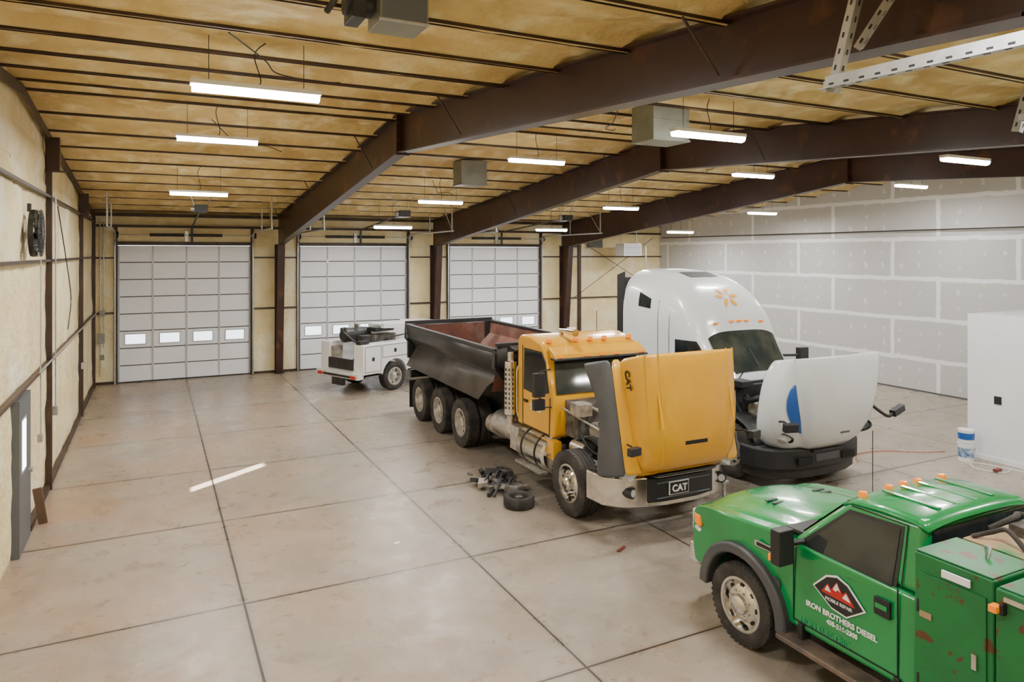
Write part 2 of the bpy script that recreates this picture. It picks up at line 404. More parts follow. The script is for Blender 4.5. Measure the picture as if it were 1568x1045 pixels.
# overhead doors
def odoor(k,x0,x1):
    g=group('door_%d'%k)
    n=8;h=DH/n;p=[];s=[];W=x1-x0
    y=YB-.0
    for r in range(n):
        z0=r*h;z1=z0+h
        if r!=2:
            p.append((vbox(((x0+x1)/2,y+.03,(z0+z1)/2),(W,.05,h-.026)),doorw))
        else:
            wz0,wz1=z0+.12,z1-.10
            p.append((vbox(((x0+x1)/2,y+.03,(z0+.013+wz0)/2),(W,.05,wz0-z0-.013)),doorw))
            p.append((vbox(((x0+x1)/2,y+.03,(z1-.013+wz1)/2),(W,.05,z1-.013-wz1)),doorw))
            xs=[x0]
            for c in range(4):
                cx=x0+W*(c+.5)/4; ww=W/4*.60
                xs+= [cx-ww/2,cx+ww/2]
                for q in(cx-ww/2,cx+ww/2): s.append((vbox((q,y-.002,(wz0+wz1)/2),(.025,.03,wz1-wz0+.03)),stile))
                for q in(wz0,wz1): s.append((vbox((cx,y-.002,q),(ww,.03,.025)),stile))
                s.append((vbox((cx,y+.035,(wz0+wz1)/2),(ww,.006,wz1-wz0)),clear))
            xs.append(x1)
            for a,b in zip(xs[::2],xs[1::2]): p.append((vbox(((a+b)/2,y+.03,(wz0+wz1)/2),(b-a,.05,wz1-wz0)),doorw))
        if r: s.append((vbox(((x0+x1)/2,y+.026,z0),(W,.046,.034)),doorg))
        for c in range(5):
            xx=x0+W*c/4; xx=min(max(xx,x0+.03),x1-.03)
            s.append((vbox((xx,y-.004,(z0+z1)/2),(.045,.02,h-.03)),stile))
            if r: s.append((vbox((xx,y-.02,z0),(.06,.03,.12)),galv))
    s.append((vbox(((x0+x1)/2,y,.02),(W,.06,.04)),blackp))
    obj('sections',p,g,bevel=.006);obj('hardware',s,g)
    t=[]
    for x in(x0-.07,x1+.07):
        t.append((vbox((x,y-.14,DH/2),(.04,.05,DH)),galv))
        arc=[(x,y-.14-.45*(1-math.cos(a)),DH+.45*math.sin(a)) for a in[pi/2*q/8 for q in range(9)]]
        arc.append((x,y-4.6,DH+.47))
        t.append((vtube(arc,.028,6),galv))
        for yy in(y-2.4,y-4.5):
            t.append((vbox((x,yy,(DH+.47+roofz(yy)-.15)/2),(.035,.035,roofz(yy)-.15-DH-.47)),galv))
        t.append((vtube([(x,y-4.5,DH+.5),(x,y-3.7,roofz(y-3.7)-.15)],.014,5),galv))
        t.append((vbox((x,y-.12,DH+.32),(.05,.14,.2)),galv)); t.append((vcyl((x+.05,y-.14,DH+.34),(x+.1,y-.14,DH+.34),.1,16),blackm))
    t.append((vcyl((x0-.05,y-.14,DH+.34),(x1+.05,y-.14,DH+.34),.016,8),galv))
    cx=(x0+x1)/2
    for a,b in((cx-1.1,cx-.08),(cx+.08,cx+1.1)): t.append((vcyl((a,y-.14,DH+.34),(b,y-.14,DH+.34),.05,14),blackm))
    t.append((vbox((cx,y-.08,DH+.3),(.1,.1,.34)),galv))
    obj('track_and_springs',t,g)
    o=group('garage_door_opener')
    ox=cx+.15;oy=y-5.3;oz=DH+.94
    q=[(vtube([(ox,oy+.2,oz-.02),(ox,y-.4,DH+.60)],.03,6),blackm),(vbox((ox,oy,oz),(.32,.45,.2)),blackm),(vcyl((ox-.25,oy,oz),(ox-.12,oy,oz),.08,14),galv),
       (vbox((ox,y-.3,DH+.35),(.07,.04,.5)),blackm)]
    top=roofz(oy)-.10
    for sx in(-.15,.15):
        q.append((vtube([(ox+sx,oy,oz+.05),(ox+sx*2.2,oy,top)],.014,5),galv))
    obj('opener_body',q,o)
for k,(a,b) in enumerate(DOORS): odoor(k+1,a,b)

# walk door
g=group('door_4')
wy0,wy1,wz0,wz1=11.93,12.33,1.12,1.86
dx=XL+.09
p=[]
D0,D1=LDY0+.07,LDY1-.07
p.append((vbox((dx,(D0+wy0)/2,1.04),(.04,wy0-D0,2.08)),greyf));p.append((vbox((dx,(D1+wy1)/2,1.04),(.04,D1-wy1,2.08)),greyf))
p.append((vbox((dx,(wy0+wy1)/2,wz0/2),(.04,wy1-wy0,wz0)),greyf));p.append((vbox((dx,(wy0+wy1)/2,(wz1+2.08)/2),(.04,wy1-wy0,2.08-wz1)),greyf))
for y in(LDY0+.035,LDY1-.035): p.append((vbox((XL-.04,y,LDH/2),(.30,.07,LDH)),greyf))
p.append((vbox((XL-.04,(LDY0+LDY1)/2,LDH-.04),(.30,LDY1-LDY0-.14,.08)),greyf))
p.append((vbox((dx+.04,12.6,1.0),(.05,.12,.05)),galv))
for y in(wy0,wy1): p.append((vbox((dx+.0,y,(wz0+wz1)/2),(.046,.03,wz1-wz0+.03)),stile))
for z in(wz0,wz1): p.append((vbox((dx+.0,(wy0+wy1)/2,z),(.046,wy1-wy0,.03)),stile))
obj('door_leaf_and_frame',p,g)

# wall fan
g=group('wall_exhaust_fan',(XL+.12,12.7,4.5))
p=[(vlathe([(.33,0),(.35,.0),(.35,.07),(.33,.07),(.33,0)],(0,0,0),'x',36),blackm),(vlathe([(0,.05),(.09,.05),(.09,.15),(0,.15)],(0,0,0),'x',20),blackm)]
for r in(.08,.14,.2,.26,.31,.35): p.append((vtube([(.13,r*math.cos(a),r*math.sin(a)) for a in[2*pi*i/28 for i in range(29)]],.008,5),blackm))
for i in range(20):
    a=2*pi*i/20;p.append((vtube([(.14,.06*math.cos(a),.06*math.sin(a)),(.13,.34*math.cos(a),.34*math.sin(a)),(.02,.35*math.cos(a),.35*math.sin(a))],.006,5),blackm))
for i in range(5):
    a=2*pi*i/5
    R=Matrix.Rotation(a,3,'X')
    p.append((vbox(R@Vector((0,0,.19))+Vector((.07,0,0)),(.012,.18,.25),Matrix.Rotation(a,3,'X')@Matrix.Rotation(.3,3,'Z')),blackm))
p.append((vbox((-.02,0,.38),(.05,.08,.12)),blackm))
obj('fan_cage',p,g)

# lights
def light(x,y,z):
    g=group('linear_ceiling_light',(x,y,z))
    obj('housing',[(vbox((0,0,.05),(1.24,.16,.05)),white)],g,bevel=.008)
    prof=[(-.075,.025),(-.072,-.01),(-.05,-.035),(0,-.045),(.05,-.035),(.072,-.01),(.075,.025)]
    obj('lens',[(vprism(prof,'x',-.6,.6),led)],g)
    h=roofz(y)-z-.05
    obj('cables',[(vtube([(sx,0,.07),(sx*1.0,0,h)],.004,5),cableb) for sx in(-.45,.45)]+[(vtube(smoothpts([(0,0,.07),(.03,0,.25*h),(-.03,0,.7*h),(.1,.1,h)]),.006,5),cableb)],g)
    l=bpy.data.lights.new('led_area','AREA');l.shape='RECTANGLE';l.size=1.2;l.size_y=.16;l.energy=190;l.color=(1,.98,.94)
    lo=bpy.data.objects.new('led_area',l);lo.location=(0,0,-.06);lo.parent=g;col.objects.link(lo)
for x in(.93,6.8,12.6,18.4):
    for y,z in((2.3,5.72),(7.5,5.80),(12.4,6.02),(17.7,5.55),(21.9,5.02)):
        if x<1 and y>20: continue
        if x>18 and y<10: continue
        light(x,y,z)
def cbox(x,y,zt,w,h):
    g=group('ceiling_duct_box',(x,y,0))
    obj('duct_body',[(vbox((0,0,zt-h/2),(w,w*.8,h)),galvd),(vbox((0,0,zt-h+.02),(w+.03,w*.8+.03,.03)),galvd),(vbox((0,0,zt-h*.45),(w+.02,w*.8+.02,.02)),galvd)],g,bevel=.006)
cbox(6.8,8.55,6.4,.66,.55);cbox(6.8,15.75,6.4,.66,.58)
g=group('ceiling_blower',(1.62,5.1,0))
obj('blower_body',[(vbox((.0,0,5.99),(.36,.34,.26)),galvd),(vbox((.0,-.175,5.99),(.33,.01,.22)),greyf),(vbox((.0,-.17,5.87),(.38,.02,.02)),galv),(vcyl((-.20,0,6.0),(-.4,0,6.0),.09,18),blackm),(vbox((-.32,.0,5.95),(.1,.26,.16)),blackm),(vtube([(-.36,-.1,6.0),(-.46,-.05,6.02),(-.5,.1,5.95)],.025),blackm),(vbox((-.3,0,6.07),(.16,.2,.06)),blackm)],g,bevel=.008)
g=group('unit_heater',(17.9,24.6,0))
obj('heater_body',[(vbox((0,0,4.35),(.9,.6,.5)),white)]+[(vbox((0,-.31,4.16+.07*i),(.8,.02,.02)),greyf) for i in range(6)]+[(vtube([(-.4,0,4.6),(-.4,0,5.5)],.015),galv),(vtube([(.4,0,4.6),(.4,0,5.5)],.015),galv),(vtube([(.5,0,4.5),(.9,0,4.5),(.9,0,3.2)],.03),galv)],g)
for x in(17.2,15.9):
    g=group('wall_vent',(x,YB-.1,4.75))
    obj('louvre',[(vbox((0,0,0),(.75,.06,.6)),greyf)]+[(vbox((0,-.04,-.24+.08*i),(.7,.05,.02),(.6,0,0)),galvd) for i in range(7)],g)
g=group('door_track_support')
def angle(a,b,w=.045,perf=True):
    a=Vector(a);b=Vector(b);d=(b-a);L_=d.length;x,y=frame(d)
    R=Matrix((x,y,d.normalized())).transposed()
    P=[(vxf(vbox((0,w/2,0),(.004,w,L_)),Matrix.Translation((a+b)/2)@R.to_4x4()),galv),(vxf(vbox((w/2,0,0),(w,.004,L_)),Matrix.Translation((a+b)/2)@R.to_4x4()),galv)]
    n=int(L_/.09)
    for i in range(n):
        t=-L_/2+.05+i*.09
        P.append((vxf(vbox((w*.55,0,t),(.012,.007,.03)),Matrix.Translation((a+b)/2)@R.to_4x4()),blackm))
        P.append((vxf(vbox((0,w*.55,t),(.007,.012,.03)),Matrix.Translation((a+b)/2)@R.to_4x4()),blackm))
    return P
P=[]
P+=angle((3.38,2.8,5.12),(3.75,-1.7,5.12),.05)
P.append((vbox((3.58,.55,5.16),(.03,4.5,.07),(0,0,math.atan2(.37,4.5))),galv))
P+=angle((3.40,2.75,5.1),(3.48,2.6,5.82),.05)
P+=angle((3.42,2.6,5.3),(3.72,2.45,5.82),.04)
P+=angle((5.40,2.85,5.05),(5.50,2.7,5.82),.05)
P+=angle((5.40,2.85,5.12),(5.5,-1.7,5.12),.05)
obj('perforated_angle',P,g)
g=group('electrical_conduit')
P=[(vtube([(XL+.24,YB-.25,.3),(XL+.24,YB-.25,5.2)],.02),galv),(vtube([(XL+.34,YB-.25,1.2),(XL+.34,YB-.25,5.2)],.015),galv),(vbox((XL+.27,YB-.28,1.5),(.2,.12,.3)),galvd),(vbox((XL+.3,YB-.28,2.3),(.14,.1,.2)),galvd),(vbox((XL+.3,YB-.28,.9),(.12,.1,.16)),galvd),
   (vtube([(XL+.17,13.2,2.34),(XL+.17,25.8,2.34)],.015),galv),(vtube([(XL+.17,13.3,1.3),(XL+.17,13.3,4.1)],.010),galv),(vbox((XL+.16,13.3,1.3),(.06,.08,.12)),galv),
   (vtube([(XL+.17,15.2,5.2),(XL+.17,15.2,1.4)],.012),galv),(vbox((XL+.16,15.25,1.35),(.08,.1,.16)),galv),(vbox((XL+.16,21.0,1.35),(.08,.1,.16)),galv),
   (vtube(smoothpts([(XL+.12,16.,5.1),(XL+.14,17.5,3.9),(XL+.16,18.,3.2),(XL+.14,17.6,2.6)]),.01),cableb)]
obj('conduit_run',P,g)
g=group('timber_plank')
obj('plank',[(vbox((XL+.18,13.15,.28),(.12,.05,.56),(0,-.15,0)),mat('old_wood',(.14,.08,.05),.8,c2=(.1,.06,.03)))],g)
g=group('ceiling_cable')
P=[]
for x,y in((1.2,8.),(6.8,10.),(12.6,14.),(1.5,14.5),(7.2,19.)):
    P.append((vtube(smoothpts([(x-.6,y-1.2,roofz(y-1.2)-.17),(x-.2,y-.5,roofz(y)-.30),(x,y,roofz(y)-.30),(x+.5,y+.5,roofz(y)-.22),(x+.9,y+1.,roofz(y+1)-.17)]),.008,5),cableb))
P.append((vtube([(XR-.1,YF+.5,4.9),(XR-.1,YB-.3,4.9)],.02,6),cableb))
obj('cable_run',P,g)

# ---------------------------------------------------------------- wheels
def wheel(parent,name,x,y,r,w,side,style='front',rb=None,nh=10,rimm=None):
    rb=rb or r*.56;rimm=rimm or alum
    c=(x,y,r);h=w/2
    tp=[(rb,-h*.8),(rb+.03*r*2,-h*.95),(r*.8,-h),(r*.93,-h*.97),(r*.985,-h*.85)]
    for k in range(4):
        a=-h*.78+k*h*.4; tp+=[(r,a),(r,a+h*.32),(r-.012,a+h*.33),(r-.012,a+h*.39)]
    tp+=[(r,h*.82),(r*.985,h*.85),(r*.93,h*.97),(r*.8,h),(rb+.06*r,h*.95),(rb,h*.8),(rb,-h*.8)]
    parts=[(vlathe(tp,c,'y',48),rubber)]
    for i in range(44):
        a=2*pi*i/44
        for s in(-1,1):
            parts.append((vbox((x+math.cos(a)*r*.972,y+s*h*.88,r+math.sin(a)*r*.972),(r*.045,h*.14,r*.07),Matrix.Rotation(-a,3,'Y')),rubber))
    s=side
    if style=='front': pr=[(rb+.015,.46*w),(rb-.015,.47*w),(rb-.03,.28*w),(rb*.84,.2*w),(rb*.62,.40*w),(rb*.40,.42*w),(rb*.37,.58*w),(rb*.28,.66*w),(0,.68*w)];yh=.33;yl=.42
    else: pr=[(rb+.015,.46*w),(rb-.015,.47*w),(rb-.035,.15*w),(rb*.86,.02*w),(rb*.6,.08*w),(rb*.42,.09*w),(rb*.40,.36*w),(rb*.30,.42*w),(0,.43*w)];yh=.07;yl=.09
    parts.append((vlathe(pr,c,'y',36,s),rimm))
    parts.append((vlathe([(rb,-.3*w),(0,-.3*w)],c,'y',24,s),dark))
    for i in range(nh):
        a=2*pi*i/nh
        q=Vector((x+math.cos(a)*rb*.74,y,r+math.sin(a)*rb*.74))
        parts.append((vcyl(q+Vector((0,s*(yh-.08)*w,0)),q+Vector((0,s*(yh+.0)*w,0)),rb*.095,10),dark))
        a+=pi/nh
        q=Vector((x+math.cos(a)*rb*.52,y,r+math.sin(a)*rb*.52))
        parts.append((vcyl(q+Vector((0,s*(yl-.05)*w,0)),q+Vector((0,s*(yl+.1)*w,0)),.016,6),chrome))
    return obj(name,parts,parent)

def rotpiv(px,pz,th):
    return Matrix.Translation((px,0,pz))@Matrix.Rotation(th,4,'Y')@Matrix.Translation((-px,0,-pz))

# ---------------------------------------------------------------- DUMP TRUCK
T=group('dump_truck',(7.10,9.75,0),-pi/2-.008)
for s in(-1,1):
    wheel(T,'front_wheel',0,s*1.04,.52,.32,s,'front',rimm=chrome)
    for k,x in enumerate((-4.55,-5.92,-7.28)):
        wheel(T,'rear_wheel_outer',x,s*1.07,.52,.27,s,'rear'); wheel(T,'rear_wheel_inner',x,s*.75,.52,.27,s,'rear')
P=[(vbox((-3.5,s*.42,.85),(9.2,.09,.26)),blackm) for s in(-1,1)]
P+=[(vbox((x,0,.85),(.12,.84,.2)),blackm) for x in(-7.9,-6.5,-5.2,-3.6,-2.2,.9)]
P+=[(vcyl((x,-.95,.52),(x,.95,.52),.09,14),blackm) for x in(0,-4.55,-5.92,-7.28)]
P+=[(vlathe([(0,-.25),(.2,-.2),(.27,0),(.2,.2),(0,.25)],(x,0,.55),'x',20),blackm) for x in(-4.55,-5.92,-7.28)]
obj('chassis',P,T)
for s in(-1,1):
    pts=[(.55,s*1.20),(.95,s*1.17),(1.2,s*.95),(1.32,s*.60)]
    inn=[(1.18,s*.58),(1.08,s*.85),(.87,s*1.06),(.55,s*1.10)]
    obj('bumper_end',[(vprism(pts+inn,'z',.46,.90),chrome)],T,bevel=.03,seg=3)
    obj('fog_lamp',[(vcyl((1.12,s*.90,.69),(1.275,s*.84,.69),.085,20),blackm),(vcyl((1.2,s*.88,.69),(1.285,s*.836,.69),.055,20),lamp)],T)
obj('bumper_centre',[(vprism([(1.15,-.62),(1.34,-.60),(1.40,-.3),(1.40,.3),(1.34,.60),(1.15,.62)],'z',.54,.88),blackp)]+[(vbox((1.40,0,.60+.22*i),(.02,1.0,.02)),greyf) for i in range(2)],T,bevel=.015)
obj('bumper_lower',[(vprism([(1.0,-.62),(1.3,-.60),(1.36,-.3),(1.36,.3),(1.3,.60),(1.0,.62)],'z',.46,.53),chrome)],T,bevel=.015)
obj('number_plate',[(vbox((1.43,-.12,.73),(.02,.34,.17)),blackp),(vbox((1.425,-.12,.73),(.02,.36,.19)),textw)],T)
text('plate_text','CAT',(1.445,-.12,.68),(0,1,0),(0,0,1),.14,textw,T,bold=.004)
PX,PZ,TH=1.0,.97,math.radians(77)
MH=rotpiv(PX,PZ,TH)
SX=[-.62,-.3,0,.3,.6,.82,.98,1.06]
ZT=[1.98,1.94,1.89,1.85,1.79,1.72,1.62,1.46]
FB=[.82,.96,1.12,1.10,.98,.90,.86,.88]
WS=[1.02,1.01,1.0,.99,.97,.95,.92,.88]
def hoodrow(i,s=None):
    x,zt,w=SX[i],ZT[i],WS[i]
    h=[(0,zt),(.3,zt-.005),(.6,zt-.03),(.78*w,zt-.08),(.86*w,zt-.17),(.89*w,zt-.30),(.91*w,1.32)]
    return [( x,-y,z) for y,z in h[::-1]]+[(x,y,z) for y,z in h[1:]]
top=vxf(vgrid([hoodrow(i) for i in range(8)]),MH)
nose=vxf(vgrid([hoodrow(7),[(1.10,y*.97,min(z,1.3)-.02) for _,y,z in hoodrow(7)],[(1.11,y*.9,.98) for _,y,z in hoodrow(7)]]),MH)
obj('hood_shell',[(top,yellow),(nose,yellow)],T,solid=.03,smooth=40,sub=1)
for s in(-1,1):
    rows=[]
    for i in range(8):
        x=SX[i];w=WS[i]
        rows.append([(x,s*1.06,1.37),(x,s*1.14,1.33),(x,s*1.2,1.24),(x,s*1.23,FB[i]+.05),(x,s*1.2,FB[i])])
    obj('fender_flare',[(vxf(vgrid(rows),MH),grayp)],T,solid=.03,sub=1)
    obj('fender_panel',[(vxf(vgrid([[(x,s*.90*WS[i],1.42),(x,s*.96*WS[i],1.375),(x,s*1.07,1.37)] for i,x in enumerate(SX)]),MH),yellow)],T,solid=.03,sub=1)
P=[]
for s in(-1,1):
    P.append((vxf(vtube([(SX[i],s*.62*WS[i],ZT[i]-.03) for i in range(7)],.012,6),MH),yellow))
    P.append((vxf(vtube([(SX[i],s*.80*WS[i],ZT[i]-.095) for i in range(6)],.014,6),MH),yellow))
obj('hood_crease',P,T)
obj('hood_vent',[(vxf(vbox((.68,-.03,1.775),(.05,.4,.02),(0,.2,0)),MH),dark)]+[(vxf(vbox((.2,s*.66,1.86),(.5,.03,.02)),MH),yellow) for s in(-1,1)],T)
P=[(vxf(vbox((1.12,0,1.22),(.03,1.1,.44)),MH),blackm)]+[(vxf(vbox((1.14,0,1.05+.07*i),(.02,1.05,.02)),MH),chrome) for i in range(6)]
for s in(-1,1): P.append((vxf(vbox((1.0,s*.86,1.18),(.2,.3,.22),(0,0,-s*.5)),MH),lamp));P.append((vxf(vbox((.97,s*.9,1.05),(.22,.32,.05),(0,0,-s*.5)),MH),blackp))
obj('grille_and_headlights',P,T,bevel=.01)
text('hood_badge','CAT',MH@Vector((-.28,-.935,1.50)),MH.to_3x3()@Vector((1,0,0)),MH.to_3x3()@Vector((0,0,1)),.15,blackp,T,bold=.005)
P=[]
for s in(-1,1):
    b=MH@Vector((.62,s*1.0,1.42));c=MH@Vector((.7,s*1.12,1.75))
    P+=[(vtube([b,(b+c)/2+Vector((.02,0,.03)),c],.015),blackp),(vbox(c,(.09,.2,.11),(0,0,.2)),blackp)]
obj('hood_mirrors',P,T,bevel=.02)
# cab
CX=-.85
prof=[(CX+.02,1.0),(CX+.05,1.35),(CX+.02,1.72),(CX-.22,2.45),(CX-.38,2.62),(CX-.8,2.70),(CX-1.2,2.69),(CX-1.32,2.6),(CX-1.34,1.0)]
obj('cab_shell',[(vprism(prof,'y',-1.0,1.0),yellow)],T,bevel=.07,seg=4)
obj('windshield',[(quadpatch((CX+.02,-.92,1.74),(CX+.02,.92,1.74),(CX-.20,.86,2.42),(CX-.20,-.86,2.42),0,1,.02,.98,.022),glassg),
  (vbox((CX-.09,0,2.08),(.02,.03,.72),(0,-.31,0)),blackp)],T,recalc=False)
P=[]
for s in(-1,1):
    y=s*1.008
    win=[(CX-.12,1.80),(CX-.24,2.28),(CX-.36,2.42),(CX-.98,2.42),(CX-1.0,1.74),(CX-.5,1.70)]
    P.append((vprism(win,'y',y-s*.004,y+s*.006),glass))
    fr=[(CX-.09,1.78),(CX-.22,2.30),(CX-.35,2.46),(CX-1.02,2.46),(CX-1.04,1.70),(CX-.5,1.66)]
    P.append((vprism(fr,'y',y-s*.008,y+s*.002),blackp))
    for a,b in(((CX-.08,1.05),(CX-.05,1.7)),((CX-1.08,1.05),(CX-1.08,2.5)),((CX-.08,1.05),(CX-1.08,1.05))):
        P.append((vtube([(a[0],y-s*.004,a[1]),(b[0],y-s*.004,b[1])],.008,5),dark))
    P.append((vbox((CX-.95,y+s*.01,1.5),(.16,.04,.04)),blackp))
    P.append((vtube([(CX-1.2,y+s*.03,1.15),(CX-1.2,y+s*.06,1.25),(CX-1.2,y+s*.06,2.0),(CX-1.2,y+s*.03,2.1)],.015),chrome))
obj('side_windows',P,T)
text('door_lettering','Strand',(CX-.55,-1.018,1.38),(1,0,0),(0,0,1),.16,textw,T)
obj('sun_visor',[(vprism([(CX-.12,2.36),(CX+.06,2.36),(CX+.02,2.45),(CX-.2,2.56)],'y',-.96,.96),yellow),(vprism([(CX-.10,2.35),(CX+.08,2.345),(CX+.07,2.385),(CX-.1,2.39)],'y',-.98,.98),blackp)],T,bevel=.015)
P=[]
for y in(-.85,-.3,0,.3,.85):
    P.append((vlathe([(0,.07),(.045,.06),(.055,0)],(CX-.35,y,2.62),'z',14),amber)); P.append((vbox((CX+.06,y,2.41),(.02,.1,.03)),amber))
P+=[(vcyl((CX-.75,-.4,2.78),(CX-.2,-.4,2.78),.03,12,.07),chrome),(vbox((CX-.7,-.4,2.73),(.06,.06,.08)),chrome),(vtube([(CX-.9,.5,2.7),(CX-.9,.5,3.1)],.006),blackm),(vcyl((CX-1.0,0,2.7),(CX-1.0,0,2.78),.09,16),wdirty)]
obj('roof_marker_lights',P,T)
P=[]
for s in(-1,1):
    P+=[(vtube([(CX-.05,s*1.0,2.2),(CX+.12,s*1.3,2.2),(CX+.12,s*1.3,1.6),(CX-.02,s*1.0,1.55)],.014),blackm),(vbox((CX+.12,s*1.32,1.98),(.1,.2,.4)),blackp),(vbox((CX+.12,s*1.32,1.65),(.1,.2,.18)),blackp)]
obj('mirrors',P,T,bevel=.02)
P=[(vbox((-.62,0,1.36),(.42,1.5,.6)),engine),(vbox((.1,0,1.05),(1.3,.56,.55)),engine),(vbox((.05,.02,1.40),(1.1,.36,.18)),engt),
 (vcyl((-.1,-.3,1.25),(-.1,-.62,1.25),.16,20),engt),(vcyl((.3,-.35,.95),(.3,-.6,.95),.12,16),engine),(vcyl((-.35,-.3,1.0),(-.35,-.7,1.0),.13,18),engt),
 (vbox((.8,0,1.15),(.14,1.0,.8)),blackm),(vcyl((.66,0,1.15),(.72,0,1.15),.36,24),blackm),
 (vtube(smoothpts([(-.1,-.5,1.35),(.2,-.62,1.5),(.5,-.55,1.4),(.8,-.45,1.45)]),.05),blackp),(vtube(smoothpts([(-.5,-.6,1.5),(-.3,-.8,1.3),(0,-.75,1.0),(.4,-.6,.9)]),.03),blackp),
 (vtube(smoothpts([(-.6,-.5,1.62),(-.2,-.55,1.6),(.3,-.35,1.55),(.7,-.2,1.5)]),.035),engt),(vcyl((-.45,.35,1.3),(-.45,.35,1.75),.17,20),blackm),
 (vbox((-.25,-.78,1.62),(.3,.25,.2)),engt),(vtube([(-.75,-.85,1.55),(.75,-.72,1.3)],.02),galv),(vcyl((-.5,-.75,.95),(-.1,-.75,.95),.12,16),alum),
 (vbox((.6,-.75,.9),(.3,.2,.3)),engine),(vtube(smoothpts([(.78,-.8,1.5),(.6,-.9,1.2),(.7,-.85,.9)]),.025),blackp)]
obj('engine',P,T,bevel=.015)
obj('inner_fender',[(vgrid([[( .72*math.cos(a),s*.78,.52+.66*math.sin(a)),(.72*math.cos(a),s*.55,.52+.66*math.sin(a))] for a in[pi*.12+pi*.72*k/10 for k in range(11)]]),blackp) for s in(-1,1)],T,solid=.02)
P=[]
for s in(-1,1):
    P+=[(vlathe([(0,-.5),(.28,-.5),(.33,-.47),(.335,0),(.33,.47),(.28,.5),(0,.5)],(-1.35,s*.88,.72),'x',32),chrome),
     (vlathe([(.34,-.02),(.345,-.02),(.345,.02),(.34,.02)],(-1.1,s*.88,.72),'x',32),blackm),(vlathe([(.34,-.02),(.345,-.02),(.345,.02),(.34,.02)],(-1.6,s*.88,.72),'x',32),blackm),
     (vlathe([(0,-.42),(.2,-.42),(.25,-.38),(.25,.38),(.2,.42),(0,.42)],(-2.75,s*.86,.82),'x',28),alum),
     (vlathe([(0,-.35),(.16,-.35),(.2,-.32),(.2,.32),(.16,.35),(0,.35)],(-3.55,s*.7,.62),'x',24),engt),
     (vbox((-1.35,s*1.14,.42),(.95,.16,.04)),alum),(vbox((-1.0,s*1.12,.78),(.5,.1,.04)),alum),(vbox((-.95,s*1.0,.85),(.6,.16,.3)),yellow),
     (vbox((-2.1,s*.85,.75),(.35,.5,.45)),alum),(vbox((-3.1,s*.6,.95),(.5,.3,.2)),blackm)]
obj('tanks_and_steps',P,T,bevel=.01)
P=[]
for s in(-1,1):
    P+=[(vlathe([(0,-.52),(.1,-.52),(.12,-.5),(.12,.5),(.1,.52),(0,.52)],(-2.33,s*1.06,1.65),'z',28),chrome),(vcyl((-2.33,s*1.06,2.15),(-2.33,s*1.06,2.32),.06,18),alum),(vcyl((-2.33,s*1.06,.9),(-2.33,s*1.06,1.15),.07,18),alum)]
    for i in range(9):
        for a in(-.9,-.3,.3,.9,1.5,-1.5):
            th=a-pi/2*(1 if s<0 else -1)
            P.append((vbox((-2.33+.118*math.cos(th),s*1.06+.118*math.sin(th),1.28+i*.09),(.02,.02,.05),(0,0,th)),dark))
obj('exhaust_stacks',P,T)
# dump bed
B0,B1=-2.65,-8.2
DZ=-.05
def bz(vf): return vfn(vf,lambda x,y,z:(x,y,z+DZ*(1 if z>1.9 else 0)))
P=[]
for s in(-1,1): P.append((bz(vgrid([[(x,s*1.22,2.36),(x,s*1.2,2.05),(x,s*.98,1.78),(x,s*.72,1.42)] for x in(B0,B1)])),bedm))
P.append((vgrid([[(B0+.05,-1.22,2.43),(B0+.05,1.22,2.43)],[(B0,-1.2,2.0),(B0,1.2,2.0)],[(B0-.2,-.98,1.78),(B0-.2,.98,1.78)],[(B0-.3,-.72,1.42),(B0-.3,.72,1.42)]]),bedm))
P.append((bz(vgrid([[(B1,-1.22,2.40),(B1,1.22,2.40)],[(B1,-1.2,2.05),(B1,1.2,2.05)],[(B1,-.98,1.78),(B1,.98,1.78)],[(B1,-.72,1.40),(B1,.72,1.40)]])),bedm))
obj('bed_outer',P,T,solid=.03)
P=[]
for s in(-1,1): P.append((bz(vgrid([[(x,s*1.18,2.33),(x,s*1.16,2.05),(x,s*.94,1.79),(x,s*.7,1.46)] for x in(B0-.03,B1+.03)])),rust))
P.append((vgrid([[(B0-.03,y,2.36),(B0-.06,y,2.0),(B0-.32,y,1.46)] for y in(-1.17,1.17)]),rust))
P.append((vgrid([[(B1+.03,y,2.30),(B1+.04,y,1.46)] for y in(-1.17,1.17)]),rust));P.append((vgrid([[(B0-.3,y,1.46),(B1+.03,y,1.46)] for y in(-.72,.72)]),rust))
obj('bed_lining',P,T)
P=[]
for s in(-1,1):
    P.append((vbox(((B0+B1)/2,s*1.22,2.37+DZ),(B0-B1,.1,.07)),bedm))
    P.append((vbox(((B0+B1)/2,s*1.0,1.80),(B0-B1,.06,.05)),bedm))
    for x in(B0-.02,B1+.02): P.append((bz(vprism([(s*1.26,2.42),(s*1.24,2.03),(s*1.02,1.74),(s*1.10,1.74),(s*1.28,2.03)],'x',x-.06,x+.06)),bedm))
    P.append((vbox((B1+.0,s*1.1,1.9),(.1,.2,.9)),bedm))
P.append((vbox((B1-.02,0,2.37),(.08,2.5,.1)),bedm));P.append((vbox((B0+.06,0,2.43),(.10,2.5,.08)),bedm))
P.append((vprism([(B0+.02,2.43),(B0+.42,2.37),(B0+.42,2.33),(B0+.02,2.23)],'y',-1.0,1.0),bedm))
P.append((vcyl((B0+.25,0,1.0),(B0-.1,0,2.3),.11,18),alum))
obj('bed_rim',P,T,bevel=.012)
P=[]
for s in(-1,1):
    P.append((vgrid([[(B0-.25,s*.98,1.78),(B0-.65,s*1.12,1.5),(B0-.85,s*1.22,1.22)],[(B1+.2,s*.98,1.78),(B1+.1,s*1.12,1.5),(B1+.0,s*1.22,1.25)]]),bedg))
obj('bed_side_skirt',P,T,solid=.03)
